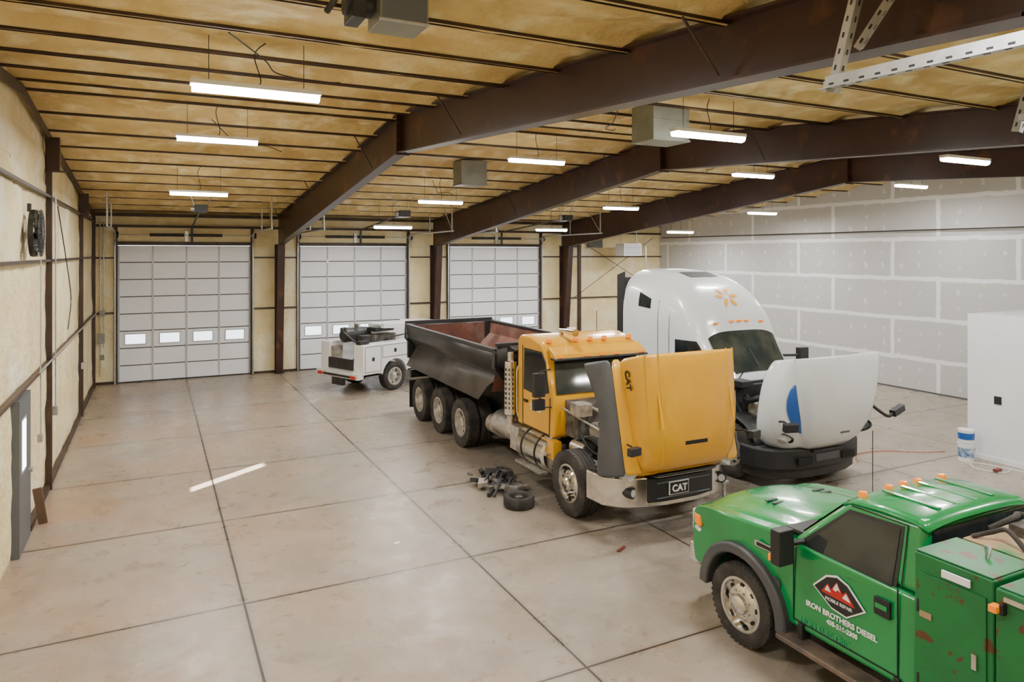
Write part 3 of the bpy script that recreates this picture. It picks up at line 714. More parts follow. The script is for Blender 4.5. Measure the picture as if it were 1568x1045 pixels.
obj('bed_subframe',[(vbox(((B0+B1)/2,s*.45,1.2),(B0-B1-.4,.12,.42)),blackm) for s in(-1,1)]+[(vbox((B1+.1,0,1.05),(.12,2.3,.2)),blackm)]+[(vbox((B1+.25,s*.95,.55),(.02,.55,.7)),blackp) for s in(-1,1)],T)

# ---------------------------------------------------------------- SEMI
G=group('semi_truck',(10.85,10.1,0),-pi/2)
secs=[(-.34,.92,.95,1.72),(-.6,1.01,.92,2.10),(-.92,1.08,.9,2.60),(-1.06,1.11,.9,2.92),(-1.28,1.15,.9,3.24),(-1.65,1.19,.9,3.53),(-2.2,1.22,.9,3.73),(-2.8,1.23,.9,3.82),(-3.35,1.22,.9,3.84)]
def sec(x):
    for i in range(len(secs)-1):
        if secs[i+1][0]<=x<=secs[i][0]:
            t=(secs[i][0]-x)/(secs[i][0]-secs[i+1][0])
            a,b=secs[i],secs[i+1]
            def tan_(j,k):
                if j in(0,len(secs)-1): 
                    q=(0,1) if j==0 else (len(secs)-2,len(secs)-1)
                    return (secs[q[1]][k]-secs[q[0]][k])/(secs[q[1]][0]-secs[q[0]][0])
                return (secs[j+1][k]-secs[j-1][k])/(secs[j+1][0]-secs[j-1][0])
            dx_=b[0]-a[0];out=[]
            for k in(1,2,3):
                m0,m1=tan_(i,k)*dx_,tan_(i+1,k)*dx_
                out.append((2*t**3-3*t*t+1)*a[k]+(t**3-2*t*t+t)*m0+(-2*t**3+3*t*t)*b[k]+(t**3-t*t)*m1)
            return out
    return list(secs[-1][1:])
EN=4.0
def ring(x,n=64):
    w,zb,zt=sec(x);zc,h=(zb+zt)/2,(zt-zb)/2;out=[]
    for i in range(n):
        t=2*pi*i/n;c,s=math.cos(t),math.sin(t)
        e=EN if s>0 else 8
        out.append((x,w*math.copysign(abs(c)**(2/e),c),zc+h*math.copysign(abs(s)**(2/e),s)))
    return out
def topz(x,y):
    w,zb,zt=sec(x);zc,h=(zb+zt)/2,(zt-zb)/2
    return zc+h*max(0,1-abs(y/w)**EN)**(1/EN)
def sidey(x,z):
    w,zb,zt=sec(x);zc,h=(zb+zt)/2,(zt-zb)/2;e=EN if z>zc else 8
    return w*max(0,1-abs((z-zc)/h)**e)**(1/e)
rings=[ring(-.34-3.01*k/60) for k in range(61)]
obj('cab_and_sleeper_shell',[(vloft(rings),semiw)],G,smooth=50)
rows=[]
for k in range(13):
    x=-.42-.50*k/12;rows.append([])
    for j in range(25):
        y=(-.5+j/24)*2*(.82+.08*k/12)
        rows[-1].append((x+.018,y,topz(x,y)+.012))
obj('windshield',[(vgrid(rows),glassg),(vbox((-.66,0,2.21),(.03,.03,.70),(0,-.66,0)),blackp)],G)
P=[]
for s in(-1,1):
    rows=[]
    for k in range(9):
        x=-.85-.72*k/8; zt_=min(2.42,sec(x)[2]-.34) ; z0=1.72+.05*k/8
        rows.append([(x,s*(sidey(x,z0+(zt_-z0)*j/6)+.008),z0+(zt_-z0)*j/6) for j in range(7)])
    P.append((vgrid(rows),glass))
    rows=[]
    for k in range(7):
        x=-2.35-.42*k/6
        z0=3.0+.03*k/6; z1=3.34+ -.13*(1-k/6)
        rows.append([(x,s*(sidey(x,z0+(z1-z0)*j/4)+.008),z0+(z1-z0)*j/4) for j in range(5)])
    P.append((vgrid(rows),glass))
    for x,za,zb_ in((-1.75,1.0,2.9),(-.72,1.0,1.75),(-2.1,1.0,3.2)):
        P.append((vtube([(x,s*(sidey(x,za+(zb_-za)*j/8)+.002),za+(zb_-za)*j/8) for j in range(9)],.007,5),doorg))
    P.append((vtube([(-.72-.13*j,s*(sidey(-.72-.13*j,1.02)+.002),1.02) for j in range(9)],.007,5),doorg))
    P.append((vbox((-1.65,s*1.15,1.55),(.16,.05,.05)),blackp))
    P.append((vbox((-1.6,s*1.13,2.08),(.05,.03,.75)),blackp))
obj('side_windows',P,G)
P=[]
for k in range(6):
    a=2*pi*k/6
    rows=[]
    for i in range(9):
        t=i/8; r=.09+.21*t; hw=.040*math.sin(pi*min(1,.12+.88*t))**.6*(.75+.5*t)+.004
        rr=[]
        for q in(-1,0,1):
            u=r*math.cos(a)-q*hw*math.sin(a);v=r*math.sin(a)+q*hw*math.cos(a)
            x=-1.33-v*.66;y=u-.02
            rr.append((x+.010,y,topz(x,y)+.014))
        rows.append(rr)
    P.append((vgrid(rows),sparky))
obj('roof_logo',P,G)
rows=[[(-2.0-.4*i/6,-.4+.8*j/8,topz(-2.0-.4*i/6,-.4+.8*j/8)+.01) for j in range(9)] for i in range(7)]
obj('roof_hatch',[(vgrid(rows),grayp)],G)
P=[]
for y in(-.62,-.2,0,.2,.62):
    x=-1.0;P.append((vbox((x+.02,y,topz(x,y)+.01),(.08,.09,.04)),amber))
obj('marker_lights',P,G,bevel=.01)
obj('rear_fairing',[(vprism([(-3.34,1.0),(-3.62,1.0),(-3.62,3.70),(-3.34,3.78)],'y',s*1.18-.02,s*1.18+.02),blackp) for s in(-1,1)]+[(vbox((-3.37,0,2.3),(.03,2.3,2.7)),blackp)],G,bevel=.01)
P=[]
for s in(-1,1):
    P+=[(vbox((-2.6,s*1.08,.62),(1.7,.2,.6)),white),(vbox((-1.35,s*1.0,.62),(.8,.3,.55)),blackp),(vbox((-1.35,s*1.14,.45),(.8,.14,.05)),alum),(vbox((-1.35,s*1.12,.78),(.8,.12,.05)),alum)]
obj('side_skirts',P,G,bevel=.03)
P=[(vbox((-3.0,s*.42,.85),(8.2,.09,.26)),blackm) for s in(-1,1)]+[(vbox((x,0,.85),(.12,.84,.2)),blackm) for x in(-6.9,-5.5,-4.3,.9)]
P+=[(vcyl((x,-.95,.52),(x,.95,.52),.09,14),blackm) for x in(0,-4.9,-6.2)]+[(vlathe([(0,0),(.5,0),(.5,.08),(0,.08)],(-5.5,0,1.05),'z',28),blackm)]
obj('chassis',P,G)
for s in(-1,1):
    wheel(G,'front_wheel',0,s*1.05,.52,.3,s,'front')
    for x in(-4.9,-6.2): wheel(G,'rear_wheel_outer',x,s*1.07,.52,.27,s,'rear');wheel(G,'rear_wheel_inner',x,s*.75,.52,.27,s,'rear')
P=[(vbox((.1,0,1.05),(1.2,.6,.6)),engine),(vbox((.05,.02,1.42),(1.0,.4,.2)),blackm),(vbox((-.3,0,1.35),(.3,1.4,.6)),blackm),(vbox((.82,0,1.15),(.14,1.1,.8)),blackm),
 (vtube(smoothpts([(-.3,-.5,1.5),(0,-.7,1.4),(.4,-.6,1.5),(.8,-.5,1.3)]),.06),blackp),(vtube(smoothpts([(-.3,-.7,1.3),(0,-.8,1.1),(.3,-.6,.95)]),.04),blackp),(vcyl((0,-.35,1.2),(0,-.6,1.2),.14,18),engt),
 (vbox((.25,-.5,1.35),(.25,.2,.2)),engine),(vcyl((-.1,.5,1.3),(-.1,.5,1.7),.18,18),blackm),(vbox((-.15,-.75,1.7),(.35,.3,.12)),blackp)]
obj('engine',P,G,bevel=.015)
pts=[(.3,-1.27),(.7,-1.27),(.98,-1.1),(1.14,-.7),(1.2,-.3),(1.2,.3),(1.14,.7),(.98,1.1),(.7,1.27),(.3,1.27)]
obj('bumper',[(vprism(pts,'z',.34,.74),blackp)],G,bevel=.06,seg=3)
obj('bumper_chin',[(vprism([(x*.93,y*.95) for x,y in pts],'z',.18,.36),blackm)]+[(vbox((1.19,s*.55,.52),(.04,.36,.14)),dark) for s in(-1,1)]+[(vbox((1.2,0,.55),(.03,.6,.14)),grayp)],G,bevel=.02)
obj('wheel_splash',[(vgrid([[( .70*math.cos(a),s*1.2,.52+.64*math.sin(a)),(.70*math.cos(a),s*.7,.52+.64*math.sin(a))] for a in[pi*.1+pi*.75*k/10 for k in range(11)]]),blackp) for s in(-1,1)],G,solid=.02)
MS=rotpiv(1.0,.80,math.radians(80))
sx=[-.50,-.3,-.05,.25,.55,.8,1.0,1.10]
zt=[1.76,1.74,1.70,1.64,1.55,1.43,1.25,1.05]
wd=[.92,.90,.87,.82,.74,.66,.57,.50]
ow=[1.10,1.20,1.28,1.32,1.30,1.22,1.04,.80]
fb=[1.02,.90,.82,.74,.62,.50,.48,.55]
ft=[1.40,1.38,1.34,1.29,1.22,1.12,.98,.86]
rows=[]
for i in range(8):
    h=[(0,zt[i]),(.35*wd[i],zt[i]-.008),(.7*wd[i],zt[i]-.035),(.92*wd[i],zt[i]-.08),(wd[i]+.01,zt[i]-.16),(wd[i]+.03,ft[i]+.02),(wd[i]+.07,ft[i]-.03),((wd[i]+ow[i])/2+.03,ft[i]-.04),(ow[i]-.02,ft[i]-.13),(ow[i]+.01,(fb[i]+ft[i]-.14)/2),(ow[i]-.02,fb[i])]
    rows.append([(sx[i],-y,z) for y,z in h[::-1]]+[(sx[i],y,z) for y,z in h[1:]])
rows.append([(1.14,y*.9,max(.6,z-.2)) for _,y,z in rows[-1]])
obj('hood_shell',[(vxf(vgrid(rows),MS),semiw)],G,solid=.025,sub=1,smooth=60)
P=[]
for s in(-1,1):
    P.append((vxf(vlathe([(0,.06),(.08,.04),(.12,-.04)],(0,0,0),'x',20),MS@Matrix.Translation((.88,s*1.04,.90))@Matrix.Rotation(s*.7,4,'Z')@Matrix.Scale(1.7,4,Vector((0,0,1)))),lamp))
    P.append((vxf(vlathe([(.12,-.04),(.15,-.02),(.15,-.05)],(0,0,0),'x',20),MS@Matrix.Translation((.88,s*1.04,.90))@Matrix.Rotation(s*.7,4,'Z')@Matrix.Scale(1.7,4,Vector((0,0,1)))),blackp))
obj('headlights',P,G)
obj('grille',[(vxf(vbox((1.15,0,.88),(.03,.85,.34)),MS),blackp)]+[(vxf(vbox((.84,0,1.40),(.03,.22,.02),(0,.6,0)),MS),greyf)],G)
def itp(arr,x):
    for i in range(7):
        if sx[i]<=x<=sx[i+1]:
            t=(x-sx[i])/(sx[i+1]-sx[i]);return arr[i]*(1-t)+arr[i+1]*t
    return arr[-1]
P=[]
for s in(-1,1):
    st=[]
    for k in range(13):
        t=k/12;x=-.05+.85*t
        w_,o_,f_=itp(wd,x),itp(ow,x),itp(ft,x)
        hw=(.02+.16*math.sin(pi*t)**.8)
        y0=w_+.10;y1=min(y0+hw*1.4,o_-.08)
        st.append([(x,s*y0,f_+.004),(x,s*(y0+y1)/2,f_+.0),(x,s*y1,f_-.035)])
    P.append((vxf(vgrid(st),MS),blue))
    P.append((vxf(vtube([(x_,s*(itp(wd,x_)+.045),itp(ft,x_)+.005) for x_ in[-.48+.15*k for k in range(10)]],.012,6),MS),doorg))
obj('fender_stripe',P,G)
b=MS@Vector((.55,-1.22,1.1));c=MS@Vector((.62,-1.40,1.5))
obj('hood_mirror',[(vtube(smoothpts([b,(b+c)/2+Vector((.0,0,.04)),c]),.02),blackp),(vbox(c,(.1,.24,.14),(0,.2,-.3)),blackp)],G,bevel=.04,seg=3)
P=[]
for s in(-1,1):
    P+=[(vtube([(-.75,s*1.0,2.05),(-.6,s*1.38,2.05)],.03),blackp),(vtube([(-.75,s*1.0,1.6),(-.6,s*1.38,1.65)],.03),blackp),(vbox((-.6,s*1.42,1.98),(.14,.24,.46)),blackp),(vbox((-.6,s*1.42,1.62),(.14,.24,.2)),blackp)]
obj('door_mirrors',P,G,bevel=.04,seg=3)
obj('wipers',[(vtube([(-.36,y,1.74),(-.55,y+.5,2.03)],.012),blackp) for y in(-.6,.1)]+[(vbox((-.33,0,1.62),(.16,1.7,.14)),blackp)],G)
fb_=MS@Vector((.45,1.18,1.05))
obj('far_hood_mirror',[(vtube(smoothpts([fb_,(1.42,1.32,1.18),(1.42,1.50,1.22)]),.032,10),blackp),(vbox((1.42,1.62,1.25),(.12,.34,.12),(.25,0,.1)),blackp)],G,bevel=.03,seg=3)

# ---------------------------------------------------------------- GREEN PICKUP
K=group('service_pickup_truck',(6.62,5.72,0),pi/2)
def tap(vf):
    def f(x,y,z):
        k=1
        if x>.55: k=1-.17*min(1.2,(x-.55)/.42)**1.6
        if z>1.2: k*=.985
        return (x,y*k,z)
    return vfn(vf,f)
arc=[(.53*math.cos(a),.43+.55*math.sin(a)) for a in[pi*.97-pi*.94*k/14 for k in range(15)]]
prof=[(-1.97,.52),(-.60,.52)]+arc+[(.60,.58),(.75,.57),(.86,.56),(.94,.7),(.95,.98),(.90,1.15),(.78,1.235),(.62,1.27),(.3,1.31),(-.5,1.38),(-.62,1.35),(-1.97,1.33)]
obj('body_shell',[(tap(vprism(prof,'y',-.98,.98)),green)],K,bevel=.05,seg=4)
hd=[]
for i,x in enumerate((.84,.66,.4,0,-.3,-.56)):
    zb=[1.225,1.285,1.335,1.37,1.395,1.41][i]
    hd.append([(x,y,zb+ (.05 if abs(y)<.5 else .0)-(.08 if abs(y)>.85 else 0)-.02*abs(y)) for y in(-.9,-.8,-.56,-.44,0,.44,.56,.8,.9)])
obj('hood',[(tap(vgrid(hd)),green)],K,solid=.02,sub=2,smooth=60)
P=[(vbox((-.68,0,1.415),(.34,1.74,.03)),blackp),(vtube([(-.62,.5,1.44),(-.80,-.1,1.57)],.012),blackp),(vtube([(-.62,-.1,1.44),(-.80,-.7,1.57)],.012),blackp),
   (vtube([(-.56,-.9,1.35),(-.56,.9,1.35)],.02),dark)]+[(vbox((-.52,s*.3,1.43),(.04,.12,.02)),blackp) for s in(-1,1)]
for s in(-1,1):
    P.append((tap(vtube([(.84,s*.905,1.14),(.6,s*.915,1.205),(.3,s*.92,1.245),(-.5,s*.92,1.315)],.006,5)),dark))
    for x in (.05,.15): P.append((vbox((x,s*.38,1.41),(.04,.16,.012)),blackp))
obj('hood_vents',P,K)
A=[Vector((-.60,.93,1.33)),Vector((-.60,-.93,1.33)),Vector((-1.97,-.93,1.33)),Vector((-1.97,.93,1.33))]
Bq=[Vector((-1.16,.76,1.88)),Vector((-1.16,-.76,1.88)),Vector((-1.90,-.76,1.90)),Vector((-1.90,.76,1.90))]
obj('cab_greenhouse',[(vloft([A,Bq]),green)],K,bevel=.07,seg=4)
rf=[]
for x,z in((-1.10,1.86),(-1.2,1.905),(-1.5,1.925),(-1.80,1.92),(-1.93,1.88)):
    rf.append([(x,y,z-.045*abs(y/.75)**3) for y in[-.77+.11*k for k in range(15)]])
obj('roof_panel',[(vgrid(rf),green)],K,solid=.03,smooth=60)
obj('roof_ribs',[(vbox((-1.52,y,1.936),(.55,.05,.014)),green) for y in(-.4,-.13,.13,.4)],K,bevel=.005)
fq=quadpatch
obj('windshield',[(fq(A[1],A[0],Bq[0],Bq[1],.04,.96,.06,.92,.014),glassg),(fq(A[3],A[2],Bq[2],Bq[3],.06,.94,.12,.88,.012),glass)],K,recalc=False)
P=[]
for s in(-1,1):
    def Y(z): return s*(.93-(z-1.33)/.55*.17+.013)
    w=[(-.78,1.35),(-1.20,1.77),(-1.70,1.79),(-1.72,1.28),(-1.3,1.27)]
    V=[(x,Y(z)+s*.003,z) for x,z in w]; P.append(((V,[tuple(range(5))]),glass))
    fr=[(-.70,1.33),(-1.19,1.80),(-1.73,1.82),(-1.76,1.25),(-1.3,1.235)]
    V=[(x,Y(z)-s*.004,z) for x,z in fr]; P.append(((V,[tuple(range(5))]),blackp))
    y=s*.982
    for a,b_ in(((-.70,.60),(-.70,1.3)),((-1.80,.60),(-1.80,1.35)),((-.70,.60),(-1.80,.60))):
        P.append((vtube([(a[0],y,a[1]),(b_[0],y,b_[1])],.007,5),dark))
    P.append((vtube([(-1.80,Y(1.35),1.35),(-1.76,Y(1.84),1.84),(-1.2,Y(1.84),1.84)],.006,5),dark))
    P.append((vbox((-1.66,s*.987,1.13),(.15,.02,.15)),blackp));P.append((vbox((-1.66,s*1.0,1.14),(.11,.02,.04)),green))
    P.append((vbox((-.33,s*.985,1.17),(.26,.015,.06)),chrome));P.append((vbox((-.33,s*.99,1.17),(.20,.015,.035)),blackp));P.append((vlathe([(0,0),(.06,0),(.06,.01),(0,.01)],(-.48,s*.982,.86),'y',20,s),grayp))
obj('side_windows',P,K)
P=[]
for s in(-1,1):
    o=[(.66*math.cos(a),.43+.64*math.sin(a)) for a in[pi*1.02-pi*1.02*k/18 for k in range(19)]]
    i_=[(.52*math.cos(a),.43+.53*math.sin(a)) for a in[pi*k/18*1.02 for k in range(19)]]
    P.append((vfn(vprism(o+i_,'y',s*.88,s*1.06),lambda x,y,z:(x,y*(1-.06*max(0,x)/.66),z)),grayp))
obj('fender_flares',P,K,bevel=.03,seg=3)
obj('wheel_wells',[(vbox((0,0,.75),(1.1,1.5,.5)),dark),(vbox((-1.3,0,.5),(1.3,1.4,.2)),blackm)],K)
for s in(-1,1):
    wheel(K,'front_wheel',0,s*.90,.43,.23,s,'front',rb=.27,nh=8,rimm=chrome)
    wheel(K,'rear_wheel_outer',-3.6,s*.93,.43,.23,s,'rear',rb=.27,nh=8);wheel(K,'rear_wheel_inner',-3.6,s*.66,.43,.23,s,'rear',rb=.27,nh=8)
obj('bumper_and_grille',[(vprism([(.80,-.86),(1.0,-.84),(1.10,-.5),(1.10,.5),(1.0,.84),(.80,.86)],'z',.5,.74),chrome),(vbox((.94,0,.98),(.06,1.1,.34)),chrome)],K,bevel=.03)
P=[]
for s in(-1,1): P+=[(vbox((.86,s*.72,1.02),(.16,.26,.26)),lamp),(vbox((.80,s*.868,1.06),(.15,.06,.14),(0,0,-s*.35)),amber),(vbox((.80,s*.865,.95),(.15,.06,.06),(0,0,-s*.35)),lamp)]
obj('headlights',P,K,bevel=.03,seg=3)
stepr=mat('step_rust',(.17,.12,.09),.6,c2=(.07,.055,.05),vs=6)
obj('running_boards',[(vbox((-1.3,s*1.02,.42),(1.4,.22,.05)),stepr) for s in(-1,1)]+[(vbox((x,s*.95,.5),(.06,.12,.2)),blackm) for s in(-1,1) for x in(-.8,-1.8)],K,bevel=.012)
P=[]
for s in(-1,1): P+=[(vtube([(-.78,s*.93,1.38),(-.72,s*1.12,1.36)],.03),blackp),(vbox((-.72,s*1.16,1.35),(.12,.20,.34)),blackp),(vbox((-.655,s*1.21,1.24),(.03,.12,.07)),amber)]
obj('door_mirrors',P,K,bevel=.04,seg=3)
P=[]
for y in(-.6,-.22,0,.22,.6):
    P.append((vlathe([(0,.05),(.035,.045),(.05,0)],(-1.18,y,1.90-.02*abs(y)),'z',14),amber))
obj('roof_marker_lights',P,K)
obj('antenna',[(vtube([(-.25,-.8,1.36),(-.25,-.8,2.15)],.005),blackm)],K)
def dec(name,pts,m,off): 
    obj(name,[(vprism([(x,z) for x,z in pts],'y',.979,.981+off),m)],K)
cx,cz=-1.20,1.01
dec('door_logo_base',[(cx+.27,cz+.02),(cx+.12,cz+.17),(cx,cz+.21),(cx-.12,cz+.17),(cx-.30,cz+.0),(cx-.1,cz-.14),(cx+.06,cz-.12)],textw,.004)
dec('door_logo_plate',[(cx+.25,cz+.02),(cx+.11,cz+.155),(cx,cz+.19),(cx-.11,cz+.155),(cx-.275,cz+.0),(cx-.1,cz-.125),(cx+.06,cz-.105)],blackp,.006)
dec('door_logo_peak',[(cx+.17,cz+.0),(cx+.10,cz+.10),(cx+.06,cz+.06),(cx,cz+.15),(cx-.06,cz+.06),(cx-.10,cz+.10),(cx-.19,cz-.01)],red,.008)
dec('door_logo_snow_peak',[(cx+.04,cz+.07),(cx,cz+.14),(cx-.04,cz+.07),(cx-.015,cz+.085),(cx+.01,cz+.06)],textw,.010)
dec('door_logo_snow_side',[(cx+.13,cz+.03),(cx+.10,cz+.085),(cx+.06,cz+.03)],textw,.010)
dec('door_logo_snow_rear',[(cx-.06,cz+.03),(cx-.10,cz+.085),(cx-.15,cz+.02)],textw,.010)
text('door_logo_text','MOBILE REPAIR',(cx-.02,.990,cz-.055),(-1,0,0),(0,0,1),.042,textw,K)
text('door_text_name','IRON BROTHERS DIESEL',(cx-.03,.983,cz-.21),(-1,0,0),(0,0,1),.070,textw,K,bold=.002)
text('door_text_phone','435-216-2300',(cx-.05,.983,cz-.28),(-1,0,0),(0,0,1),.058,textw,K,bold=.002)
text('door_text_side','HON ELECTRIC',(cx+.14,.983,cz-.40),(-1,0,0),(0,0,1),.08,mat('faded_decal',(.03,.36,.14),.5),K)
# service body
SB=-2.0
P=[]
for s in(-1,1):
    P+=[(vbox((SB-.32,s*.80,1.17),(.62,.56,1.22)),greenb),(vbox((SB-1.65,s*.82,1.30),(2.0,.58,.90)),greenb),(vbox((SB-.9,s*.82,.70),(.5,.58,.4)),greenb),(vbox((SB-2.35,s*.82,.70),(.6,.58,.4)),greenb)]
obj('service_boxes',P,K,bevel=.02)
P=[]
for s in(-1,1):
    P+=[(vbox((SB-.32,s*.80,1.785),(.60,.54,.012)),tan if s<0 else greenb),(vbox((SB-1.65,s*.82,1.755),(1.96,.54,.012)),greenb)]
    y=s*1.085
    P+=[(vbox((SB-.32,y,1.12),(.52,.02,1.02)),greenb)]
    for x in(SB-1.15,SB-1.9,SB-2.35): P.append((vbox((x,s*1.115,1.30),(.6,.02,.7)),greenb))
    P+=[(vbox((SB-.12,s*1.098,1.30),(.10,.02,.05)),tan),(vbox((SB-.50,s*1.10,1.12),(.04,.03,.12)),chrome),(vbox((SB-.36,s*1.10,1.69),(.22,.02,.06)),textw)]
    P.append((vbox((SB-.68,s*1.16,1.62),(.06,.08,.05)),amber));P.append((vbox((SB-.72,s*1.1,1.62),(.03,.12,.08)),blackp))
    P.append((vbox((SB-1.0,s*1.13,1.70),(.55,.03,.04)),chrome))
    for z in (.75,1.35): P.append((vcyl((SB-.05,y,z-.05),(SB-.05,y,z+.05),.015,8),blackm))
obj('service_doors',P,K,bevel=.008)
obj('service_deck',[(vbox((SB-1.35,0,.85),(2.7,1.1,.12)),tan),(vbox((SB-.32,0,1.40),(.5,1.05,.8)),tan),(vbox((-2.9,.0,.6),(2.6,.8,.2)),blackm)],K)
P=[(vlathe([(0,-.35),(.2,-.35),(.24,-.3),(.24,.3),(.2,.35),(0,.35)],(SB-.85,-.0,1.5),'y',24),red),(vbox((SB-.8,0,1.2),(.5,.8,.4)),blackm),
   (vtube(smoothpts([(SB-.1,.2,1.83),(SB-.2,0,1.93),(SB-.1,-.25,1.88),(SB-.25,-.5,1.84)]),.025),rubber),(vbox((SB-.3,-.05,1.84),(.2,.3,.10)),engine),(vcyl((SB-.25,-.35,1.79),(SB-.25,-.35,1.93),.06,14),chrome),
   (vtube(smoothpts([(SB-.4,.75,1.79),(SB-.4,.72,1.86),(SB-.34,.68,1.86),(SB-.34,.66,1.79)]),.01),galv),(vlathe([(.14,-.03),(.18,-.03),(.18,.03),(.14,.03),(.14,-.03)],(SB-.4,-.75,1.82),'z',20),rubber),
   (vbox((SB-.45,.1,1.83),(.16,.2,.08)),engt),(vtube(smoothpts([(SB-.5,.4,1.81),(SB-.3,.3,1.90),(SB-.2,.35,1.86),(SB-.1,.45,1.81)]),.02),rubber)]
obj('lube_equipment',P,K)

# ---------------------------------------------------------------- WHITE UTILITY TRUCK (back)
U=group('utility_truck',(6.22,22.10,0),math.atan2(.4,.917));U.scale=(1.07,1.07,1.07)
for s in(-1,1):
    wheel(U,'rear_wheel',0,s*.84,.40,.26,s,'rear',rb=.24,nh=8);wheel(U,'front_wheel',3.5,s*.84,.40,.25,s,'front',rb=.24,nh=8)
P=[]
for s in(-1,1):
    pr=[(-1.15,.55),(-.5,.55)]+[(.46*math.cos(a),.42+.48*math.sin(a)) for a in[pi*.95-pi*.9*k/10 for k in range(11)]]+[(.5,.55),(1.5,.55),(1.5,1.38),(-1.15,1.38)]
    P.append((vprism(pr,'y',s*.55,s*.97),white))
obj('utility_boxes',P,U,bevel=.02)
P=[]
for s in(-1,1):
    for x0,x1,z0,z1 in((-1.08,-.52,.62,1.32),(-.46,.46,.98,1.32),(.54,.98,.62,1.32),(1.02,1.44,.62,1.32)):
        for a,b_ in(((x0,z0),(x1,z0)),((x1,z0),(x1,z1)),((x1,z1),(x0,z1)),((x0,z1),(x0,z0))):
            P.append((vtube([(a[0],s*.972,a[1]),(b_[0],s*.972,b_[1])],.008,4),greyf))
        P.append((vbox(((x0+x1)/2,s*.98,(z0+z1)/2),(.08,.02,.1)),blackp))
P+=[(vbox((.15,0,.62),(2.6,1.15,.12)),wdirty),(vbox((-1.22,0,.52),(.2,1.9,.16)),wdirty),(vbox((-1.33,0,.50),(.03,1.2,.06)),blackm),(vbox((-1.17,0,.80),(.05,1.1,.3)),blackm),(vbox((-1.34,-.75,.5),(.03,.2,.08)),red),(vbox((-1.34,.75,.5),(.03,.2,.08)),red),(vbox((-1.25,0,.32),(.1,.5,.2)),blackm)]
P+=[(vbox((1.5,0,.45),(4.6,.7,.16)),blackm)]
obj('bed_details',P,U)
P=[(vbox((.2,.1,1.3),(.8,.8,.5)),engine),(vlathe([(0,-.45),(.17,-.45),(.2,-.4),(.2,.4),(.17,.45),(0,.45)],(-.5,.2,1.55),'x',20),blackm),(vbox((-.1,.7,1.55),(.5,.3,.3)),engt),
 (vcyl((1.1,-.75,1.38),(1.1,-.75,1.75),.09,14),white),(vbox((.5,-.70,1.80),(1.5,.14,.14),(0,.06,0)),white),(vbox((1.1,-.75,1.75),(.3,.25,.25)),wdirty),(vbox((.9,.5,1.6),(.9,.6,.35)),wdirty),
 (vcyl((-.7,-.1,1.7),(-.7,-.1,1.9),.06,10),engine),(vcyl((-.75,.4,1.45),(-.75,.4,1.75),.12,14),blackm),(vtube(smoothpts([(-.9,-.3,1.4),(-1.1,0,1.7),(-.8,.3,1.75),(-.6,.5,1.5)]),.03),blackp),
 (vbox((-1.0,-.75,1.43),(.3,.2,.1)),blackm),(vbox((-.95,.55,1.0),(.3,.3,.5)),engt),(vbox((.1,-.2,1.7),(.7,.4,.12)),blackm),(vbox((-.75,-.55,1.5),(.35,.2,.2)),blackm),(vtube([(-.6,-.9,1.5),(1.3,-.9,1.62)],.02),blackm)]
obj('equipment',P,U,bevel=.01)
pr=[(1.65,.5),(3.0,.5)]+[(3.5+.46*math.cos(a),.42+.48*math.sin(a)) for a in[pi*.95-pi*.9*k/10 for k in range(11)]]+[(4.3,.5),(4.35,.95),(4.2,1.08),(3.2,1.18),(2.75,1.75),(1.8,1.80),(1.65,1.2)]
obj('cab_shell',[(vprism(pr,'y',-.92,.92),white)],U,bevel=.07,seg=3)
obj('cab_windows',[(vprism([(3.0,1.2),(2.68,1.66),(1.9,1.70),(1.85,1.2)],'y',s*.92,s*.928),glass) for s in(-1,1)]+[(quadpatch((3.2,-.8,1.2),(3.2,.8,1.2),(2.78,.75,1.72),(2.78,-.75,1.72),0,1,0,1,.02),glassg)],U)

# ---------------------------------------------------------------- small items
g=group('loose_tire',(5.42,10.50,0))
obj('tire',[(vlathe([(.15,.03),(.17,.0),(.24,0),(.26,.03),(.26,.15),(.24,.18),(.17,.18),(.15,.15),(.15,.03)],(0,0,0),'z',36),rubber),(vlathe([(0,.05),(.12,.05),(.155,.12)],(0,0,0),'z',24),blackm),(vcyl((0,0,.05),(0,0,.16),.06,16),engine)],g)
g=group('brake_parts_pile',(.25,-.1,0))
P=[]
for x,y,sx_ in((5.35,11.15,.17),(5.6,12.0,.15)):
    P.append((vlathe([(sx_*.5,.0),(sx_,.0),(sx_*1.05,.10),(sx_*.9,.16),(sx_*.5,.18),(sx_*.5,.0)],(x,y,0.005),'z',22),engine))
for k in range(26):
    x=5.3+random.uniform(-.35,.35);y=11.75+random.uniform(-.7,.7);z=random.uniform(.04,.16)
    P.append((vbox((x,y,z),(random.uniform(.08,.3),random.uniform(.05,.2),random.uniform(.03,.08)),(random.uniform(-.4,.4),random.uniform(-.3,.3),random.uniform(0,3))),random.choice((engine,blackm,blackm,engt))))
for k in range(5):
    x=5.3+random.uniform(-.2,.2);y=11.7+random.uniform(-.4,.4)
    P.append((vtube(smoothpts([(x-.2,y-.3,.04),(x,y-.1,.2),(x+.15,y+.1,.16),(x+.1,y+.35,.03)]),.025),blackp))
P+=[(vcyl((5.1,11.5,.08),(5.5,11.2,.12),.06,14),blackm)]
obj('brake_parts',P,g)
g=group('jack_stand',(8.25,8.75,0))
P=[(vcyl((0,0,.25),(0,0,.5),.03,12),galv),(vbox((0,0,.5),(.14,.08,.03)),galv)]
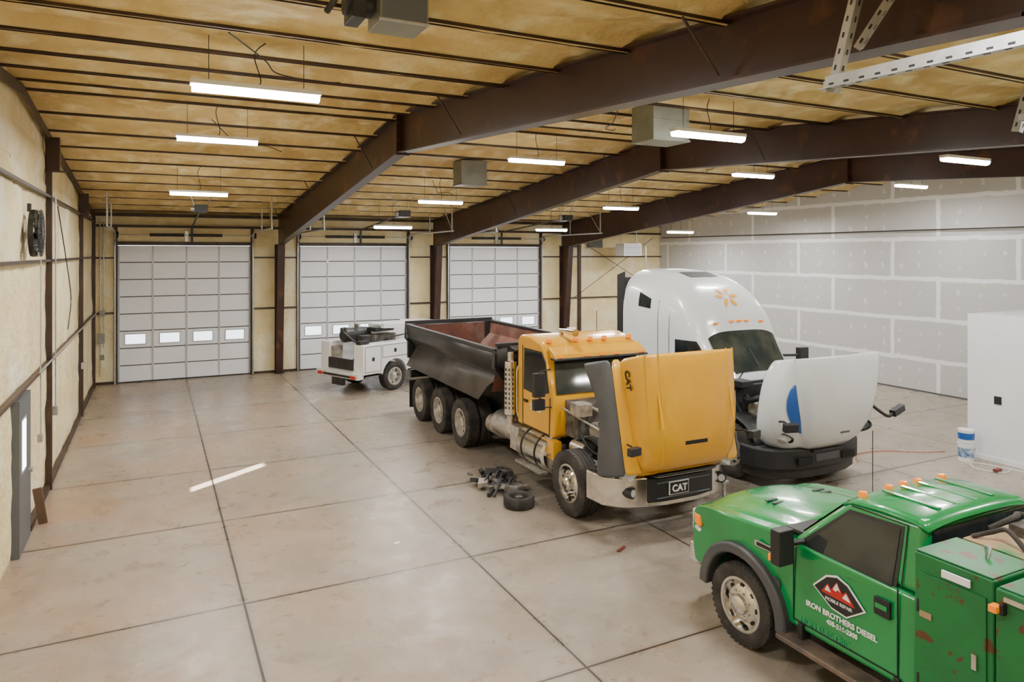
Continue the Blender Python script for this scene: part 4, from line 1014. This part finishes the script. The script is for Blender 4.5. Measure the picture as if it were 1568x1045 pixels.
for a in(0,2.1,4.2): P.append((vtube([(0,0,.36),(.22*math.cos(a),.22*math.sin(a),.014)],.014),galv))
obj('stand',P,g)
g=group('paint_bucket',(14.72,8.75,0))
P=[(vlathe([(0,.0),(.14,.0),(.155,.33),(.16,.33),(.16,.36),(0,.36)],(0,0,0),'z',28),white),(vlathe([(.147,.08),(.157,.27)],(0,0,0),'z',28),bucketb),(vlathe([(0,.37),(.135,.37),(.15,.60),(.155,.60),(.155,.63),(0,.63)],(.0,0,0),'z',28),white),(vlathe([(.145,.44),(.152,.57)],(.0,0,0),'z',28),blue)]
obj('buckets',P,g)
g=group('air_hose')
obj('hose',[(vtube(smoothpts([(12.6,9.6,.015),(13.1,10.0,.015),(13.8,9.9,.015),(14.4,9.5,.015),(14.9,9.3,.015)]),.008,6),redh)],g)
g=group('power_cord')
obj('cord',[(vtube(smoothpts([(14.95,8.0,.01),(14.5,7.9,.01),(14.3,8.3,.01),(14.7,8.5,.01),(15.0,7.0,.01)]),.010,6),white),(vbox((14.45,8.0,.04),(.18,.07,.05)),dred)],g)
g=group('floor_scrap')
obj('scrap',[(vbox((5.91,8.3,.015),(.20,.04,.02),(0,0,.5)),dred),(vbox((3.15,9.95,.004),(.09,.06,.006),(0,0,.3)),textw)],g)

# ---------------------------------------------------------------- sun / world / camera
s=bpy.data.lights.new('sun','SUN');s.energy=110;s.angle=.012;s.color=(1,.97,.93)
so=bpy.data.objects.new('sun',s);so.location=(-12,-4,12);col.objects.link(so)
so.rotation_euler=Vector((1.97,1.47,-1)).to_track_quat('-Z','Y').to_euler()
w=bpy.data.worlds.new('world');sc.world=w;w.use_nodes=True
bg=w.node_tree.nodes['Background'];bg.inputs['Color'].default_value=(.85,.93,1,1);bg.inputs['Strength'].default_value=4
cam=bpy.data.cameras.new('cam');co=bpy.data.objects.new('camera',cam);col.objects.link(co)
co.location=(0,0,4.2);co.rotation_euler=(pi/2,0,-math.atan2(549,1090))
cam.sensor_width=36;cam.lens=1090/1568*36;cam.shift_y=-(522.5-388)/1568
cam.clip_start=.05;cam.clip_end=200
sc.camera=co
